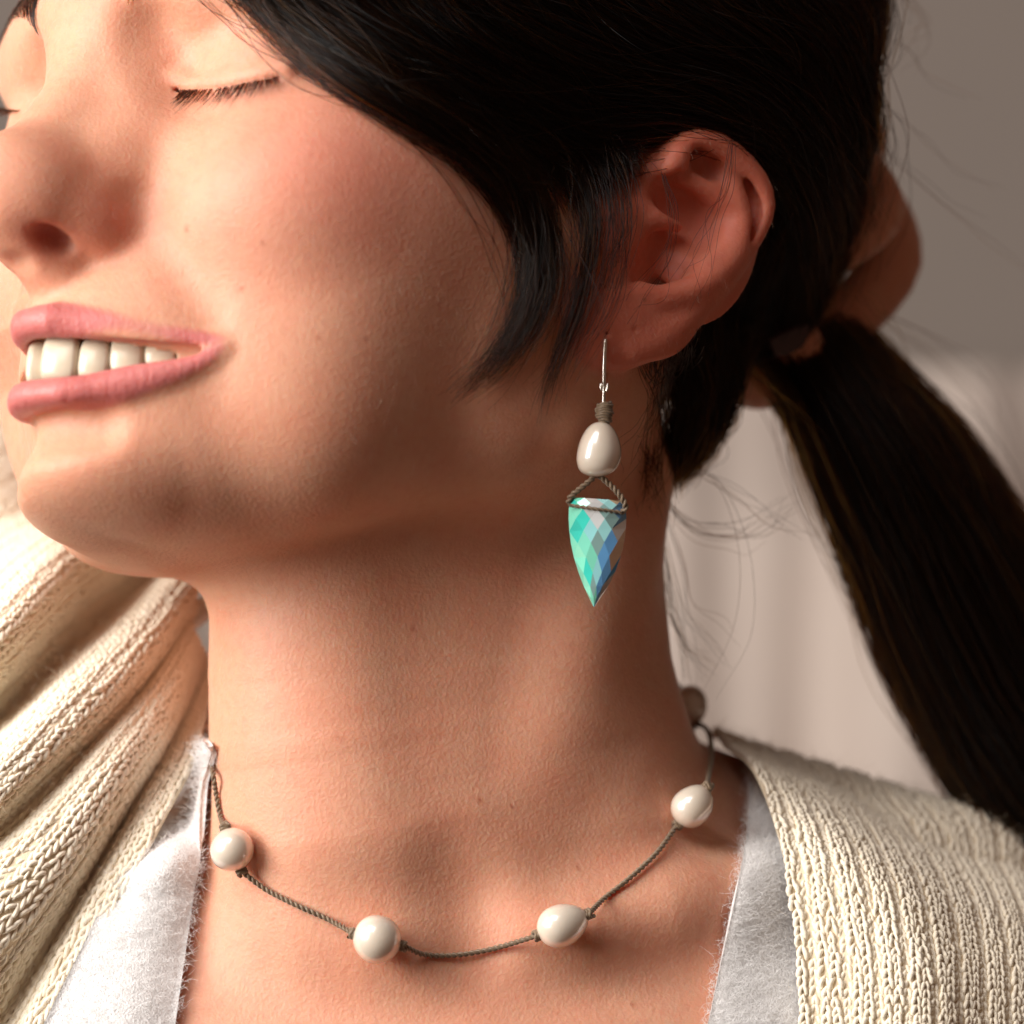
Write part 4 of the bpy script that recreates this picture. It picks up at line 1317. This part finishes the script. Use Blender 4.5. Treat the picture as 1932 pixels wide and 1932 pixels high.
segs.append(np.vstack([e4b, P(1336, 1470, 22), P(1343, 1425, 42), P(1336, 1380, 58), back_pearl + [1.6, 0, -4]]))
segs.append(np.vstack([back_pearl + [-2, 3, 4], P(1240, 1270, 84), P(1100, 1230, 104), P(850, 1215, 112), P(600, 1225, 110), P(440, 1270, 94), far_pearl + [1, 2, 3]]))
for s_ in segs:
    o = rope(s_).build('cord', M_CORD); thing_parent(o, neck_t)
for i, p in enumerate(pearl_spec):
    V_, F_ = egg(pc[i], (p[4][0], .1, p[4][1]), p[2], p[3], bulge=(.02, .03, .14, .12)[i], seed=i + 3)
    o = mesh_obj('pearl', V_, F_, M_PEARL); thing_parent(o, neck_t)
for c, r_, sd in ((back_pearl, 4.6, 9), (far_pearl, 4.4, 11)):
    V_, F_ = egg(c, (.3, .2, .9), r_ * 1.05, r_, .05, sd)
    o = mesh_obj('pearl', V_, F_, M_PEARL); thing_parent(o, neck_t)
for k, (c, ax) in enumerate(((e1a, (-.3, 0, 1)), (e1b, (.5, 0, -1)), (e2a, x2), (e2b, x2), (e3a, x3), (e3b, x3), (e4a, x4), (e4b, x4), (back_pearl + [1.6, 0, -4.6], (.3, 0, -1)))):
    V_, F_ = knot_mesh(np.asarray(c, float), ax, seed=k)
    o = mesh_obj('knot', V_, F_, M_CORD); thing_parent(o, neck_t)

# earring
ER0 = E(1143, 629, 5.4)
D0 = ER0[1]                       # depth in which the drop hangs
ear_t = empty('earring', ER0 * MM, 'drop earring with teardrop pearl and iridescent teal faceted crystal hanging from the earlobe', 'earring')
bpy.context.view_layer.update()
M_SILVER = simple_mat('silver', (.82, .77, .70), .25, Metallic=1.0)
de = D0 - 1.5
wire = np.vstack([E(1143, 629, 2.0), E(1143, 631, 5.2), P(1142, 645, de), P(1140, 690, de - .3), P(1139.5, 735, de), P(1138.5, 768, de + .2)])
V_, F_ = tube_mesh(catmull(wire, 40), np.concatenate([np.full(10, .33), np.full(20, .5), np.full(10, .42)]), 8)
o = mesh_obj('ear_wire', V_, F_, M_SILVER); thing_parent(o, ear_t)
V_, F_ = tube_mesh(catmull(np.vstack([E(1145, 628, -6), P(1146, 680, de + 9), P(1143, 728, de + 3), P(1140, 740, de + .6)]), 24), .32, 8)
o = mesh_obj('lever_back', V_, F_, M_SILVER); thing_parent(o, ear_t)
J = Join()
for sx in (-1, 1):
    V_, F_ = tube_mesh(PP([(1140 + sx * 6, 724, de + .4), (1140 + sx * 6.5, 731, de), (1140 + sx * 4, 738, de)]), [.35, .45, .3], 7)
    J.add(V_, F_)
o = J.build('hinge', M_SILVER); thing_parent(o, ear_t)
# wrapped cord head
J = Join()
for k in range(9):
    t = k / 8
    R = (1.05 + .75 * math.sin(math.pi * min(1, .18 + t * .8))) * (1 if k < 8 else .9)
    c = P(1140 + 1.5 * math.sin(k * 2), 762 + 35 * t, de + .6)
    a = np.linspace(0, 2 * np.pi, 26)
    path = c + np.stack([np.cos(a) * R, np.sin(a) * R * .95, .25 * np.cos(a + k * .4) + .12 * np.sin(3 * a)], 1)
    V_, F_ = tube_mesh(path, .34, 6); J.add(V_, F_)
V_, F_ = egg(P(1140, 779, de + .6), (0, 0, 1), 2.2, 1.5); J.add(V_, F_)
o = J.build('wrapped_knot', M_CORD); thing_parent(o, ear_t)
# teardrop pearl
prof = np.array([(0, 1.02), (.26, .99), (.48, .88), (.68, .68), (.85, .40), (.96, .10), (1.0, -.18), (.97, -.44), (.86, -.69), (.66, -.87), (.36, -.98), (0, -1.02)])
tt = np.linspace(0, len(prof) - 1, 44)
pp = catmull(prof, 44)
nu = 44
V_ = []
for r_, z in pp:
    for a in np.linspace(0, 2 * np.pi, nu, endpoint=False):
        lop = 1 + .05 * math.cos(a - .6) * (1 - abs(z))
        V_.append(P(1130, 848, de + .6) + np.array([r_ * 5.0 * math.cos(a) * lop - .9 * (-(z) * .5 + .1), r_ * 4.8 * math.sin(a), z * 6.1]))
F_ = [[a * nu + b, (a + 1) * nu + b, (a + 1) * nu + (b + 1) % nu, a * nu + (b + 1) % nu] for a in range(43) for b in range(nu)]
o = mesh_obj('pearl', np.array(V_), np.array(F_), M_PEARL); thing_parent(o, ear_t)
# cords to the crystal
cz = de + .4
rp1 = rope(np.vstack([P(1124, 897, cz + .5), P(1112, 908, cz), P(1092, 924, cz), P(1076, 938, cz + .4), P(1072, 950, cz + 1.5)]), hr=.36, r=.38, pitch=2.6)
o = rp1.build('cord', M_CORD); thing_parent(o, ear_t)
rp2 = rope(np.vstack([P(1132, 898, cz + .5), P(1146, 910, cz), P(1162, 926, cz - .6), P(1175, 943, cz - .9), P(1180, 958, cz - .6), P(1172, 967, cz + .6)]), hr=.36, r=.38, pitch=2.6)
o = rp2.build('cord', M_CORD); thing_parent(o, ear_t)
rp3 = rope(np.vstack([P(1173, 967, cz - .6), P(1122, 960, cz - 2.1), P(1074, 953, cz - .4)]), hr=.22, r=.24, pitch=2.6)
o = rp3.build('cord', M_CORD); thing_parent(o, ear_t)

# crystal: lozenge facets on a domed dagger shape
def crystal_material():
    m, nt, b, N, Lk = new_mat('iridescent_crystal')
    at = N('ShaderNodeAttribute'); at.attribute_name = 'coat_glint'
    Lk(at.outputs['Color'], b.inputs['Base Color'])
    b.inputs['Roughness'].default_value = .06
    b.inputs['Specular IOR Level'].default_value = .9
    b.inputs['IOR'].default_value = 1.6
    Lk(at.outputs['Alpha'], b.inputs['Transmission Weight'])
    b.inputs['Metallic'].default_value = .12
    b.inputs['Coat Weight'].default_value = 1.0
    b.inputs['Coat Roughness'].default_value = .02
    b.inputs['Thin Film Thickness'].default_value = 480
    b.inputs['Thin Film IOR'].default_value = 1.8
    return m
M_CRYS = crystal_material()
lft = catmull(np.array([(1079, 938), (1073, 960), (1074, 1000), (1081, 1045), (1098, 1098), (1119, 1144)], float), 60)
rgt = catmull(np.array([(1172, 944), (1181, 965), (1181, 995), (1174, 1040), (1154, 1094), (1122, 1145)], float), 60)
def crys_pt(x, y, back=False):
    """x in -1..1 across, y in 0..1 down"""
    y = min(max(y, 0), 1); x = min(max(x, -1), 1)
    L_ = np.array([np.interp(y * 59, range(60), lft[:, 0]), np.interp(y * 59, range(60), lft[:, 1])])
    R_ = np.array([np.interp(y * 59, range(60), rgt[:, 0]), np.interp(y * 59, range(60), rgt[:, 1])])
    uv = (L_ + R_) / 2 + (R_ - L_) / 2 * x
    hw = np.linalg.norm(R_ - L_) / 2 / PX
    h = 3.3 * math.sqrt(max(0, 1 - x * x)) * (hw / 6.4)**.6 * (1 - .45 * max(0, (.12 - y) / .12))
    jz = .34 * math.sin(x * 37.1 + y * 91.7) * (abs(x) < .98) * (0 < y < .99)
    return P(uv[0], uv[1], de + 1.6 + (2.0 + h * .6 if back else -h - jz))
rowy = [0, .09, .19, .30, .41, .52, .63, .74, .84, .93, 1.0]
cols = 4
DCOL = {}
V_, F_, Cc = [], [], []
def addf(pts, col):
    k = len(V_)
    V_.extend(pts); F_.append(list(range(k, k + len(pts)))); Cc.append(col)
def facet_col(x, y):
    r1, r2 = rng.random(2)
    teal = np.array([.05, .66, .54]); cyan = np.array([.40, .93, .97]); blue = np.array([.14, .42, .80]); green = np.array([.24, .82, .60]); pale = np.array([.93, .97, .97]); amber = np.array([.86, .58, .36]); grey = np.array([.26, .44, .42])  # coating tints; pale paints bright glints into the facets
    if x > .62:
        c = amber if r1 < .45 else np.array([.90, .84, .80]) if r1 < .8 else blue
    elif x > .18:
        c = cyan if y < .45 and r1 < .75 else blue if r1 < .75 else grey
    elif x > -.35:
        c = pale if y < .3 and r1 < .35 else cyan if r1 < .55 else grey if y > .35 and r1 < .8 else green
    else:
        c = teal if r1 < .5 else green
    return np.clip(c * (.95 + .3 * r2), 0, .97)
for back in (False, True):
    for r in range(len(rowy) - 1):
        y0, y1 = rowy[r], rowy[r + 1]
        ym = (y0 + y1) / 2
        n_ = cols
        # lozenge rows: vertices of row r are offset by half a facet from row r+1
        xs0 = np.linspace(-1, 1, n_ + 1) if r % 2 == 0 else np.concatenate([[-1], np.linspace(-1 + 1 / n_, 1 - 1 / n_, n_), [1]])
        xs1 = np.linspace(-1, 1, n_ + 1) if r % 2 == 1 else np.concatenate([[-1], np.linspace(-1 + 1 / n_, 1 - 1 / n_, n_), [1]])
        a = [(x, y0) for x in xs0]; b = [(x, y1) for x in xs1]
        i = j = 0
        while i < len(a) - 1 or j < len(b) - 1:
            if j >= len(b) - 1 or (i < len(a) - 1 and a[i + 1][0] <= b[j + 1][0]):
                t3 = [a[i], a[i + 1], b[j]]; i += 1; pass
            else:
                t3 = [a[i], b[j + 1], b[j]]; j += 1
            cx = sum(p[0] for p in t3) / 3; cy = sum(p[1] for p in t3) / 3
            pts = [crys_pt(*p, back) for p in t3]
            if back: pts = pts[::-1]
            # both halves of a lozenge share one colour
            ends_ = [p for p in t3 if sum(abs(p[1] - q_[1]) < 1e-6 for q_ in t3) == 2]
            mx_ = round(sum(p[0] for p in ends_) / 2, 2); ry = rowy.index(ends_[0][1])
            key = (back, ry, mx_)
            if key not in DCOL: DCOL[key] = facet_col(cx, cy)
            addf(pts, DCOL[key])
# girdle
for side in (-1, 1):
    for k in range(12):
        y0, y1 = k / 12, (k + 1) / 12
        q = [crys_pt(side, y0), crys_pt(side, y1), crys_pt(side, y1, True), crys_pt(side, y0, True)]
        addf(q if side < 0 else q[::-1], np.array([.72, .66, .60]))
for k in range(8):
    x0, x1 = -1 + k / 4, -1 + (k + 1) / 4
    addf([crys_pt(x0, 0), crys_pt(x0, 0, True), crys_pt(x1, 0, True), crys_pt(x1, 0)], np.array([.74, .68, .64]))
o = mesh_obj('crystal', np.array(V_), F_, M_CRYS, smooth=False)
at = o.data.color_attributes.new('coat_glint', 'FLOAT_COLOR', 'CORNER')
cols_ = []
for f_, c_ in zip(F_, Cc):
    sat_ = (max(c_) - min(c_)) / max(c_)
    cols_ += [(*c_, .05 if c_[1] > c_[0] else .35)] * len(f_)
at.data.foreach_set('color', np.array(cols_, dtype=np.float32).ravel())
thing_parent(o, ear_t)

# ------------------------------------------------------------------ what stands behind
M_WALL = cloth_material('plaster', (.33, .285, .25), (.31, .265, .235), 6, .9, .1, .001, sheen=0)
w = [(-2400, 1450, -1100), (2400, 1450, -1100), (2400, 1450, 1500), (-2400, 1450, 1500)]
wall = mesh_obj('wall', np.array(w, float), [[0, 1, 2, 3]], M_WALL, smooth=False)
wall['kind'] = 'structure'
M_THROW = cloth_material('pale_linen', (.60, .52, .46), (.54, .45, .395), 30, .95, .3, .0008, sheen=.1)
nu, nv = 220, 50
S = np.zeros((nu, nv, 3))
for i in range(nu):
    for j in range(nv):
        x = -620 + 1300 * i / (nu - 1)
        t = j / (nv - 1)
        z = 60 - 560 * t
        y = 900 + 24 * math.sin(x * .06 + .4 + .8 * math.sin(t * 3)) * (.35 + .65 * min(1, t * 2.5)) + 5 * math.sin(x * .15 + 1.2 + t * 2.5) + 24 * math.sin(t * 6 + x * .02)
        if t < .12:
            y += (.12 - t) / .12 * 70; z -= ((.12 - t) / .12)**2 * 6
        S[i, j] = (x, y, z)
V_, F_, _n = thicken(S, 6)
th = mesh_obj('draped_throw', V_, F_, M_THROW, label='pale linen throw hanging in soft folds behind the neck')
th['category'] = 'throw'
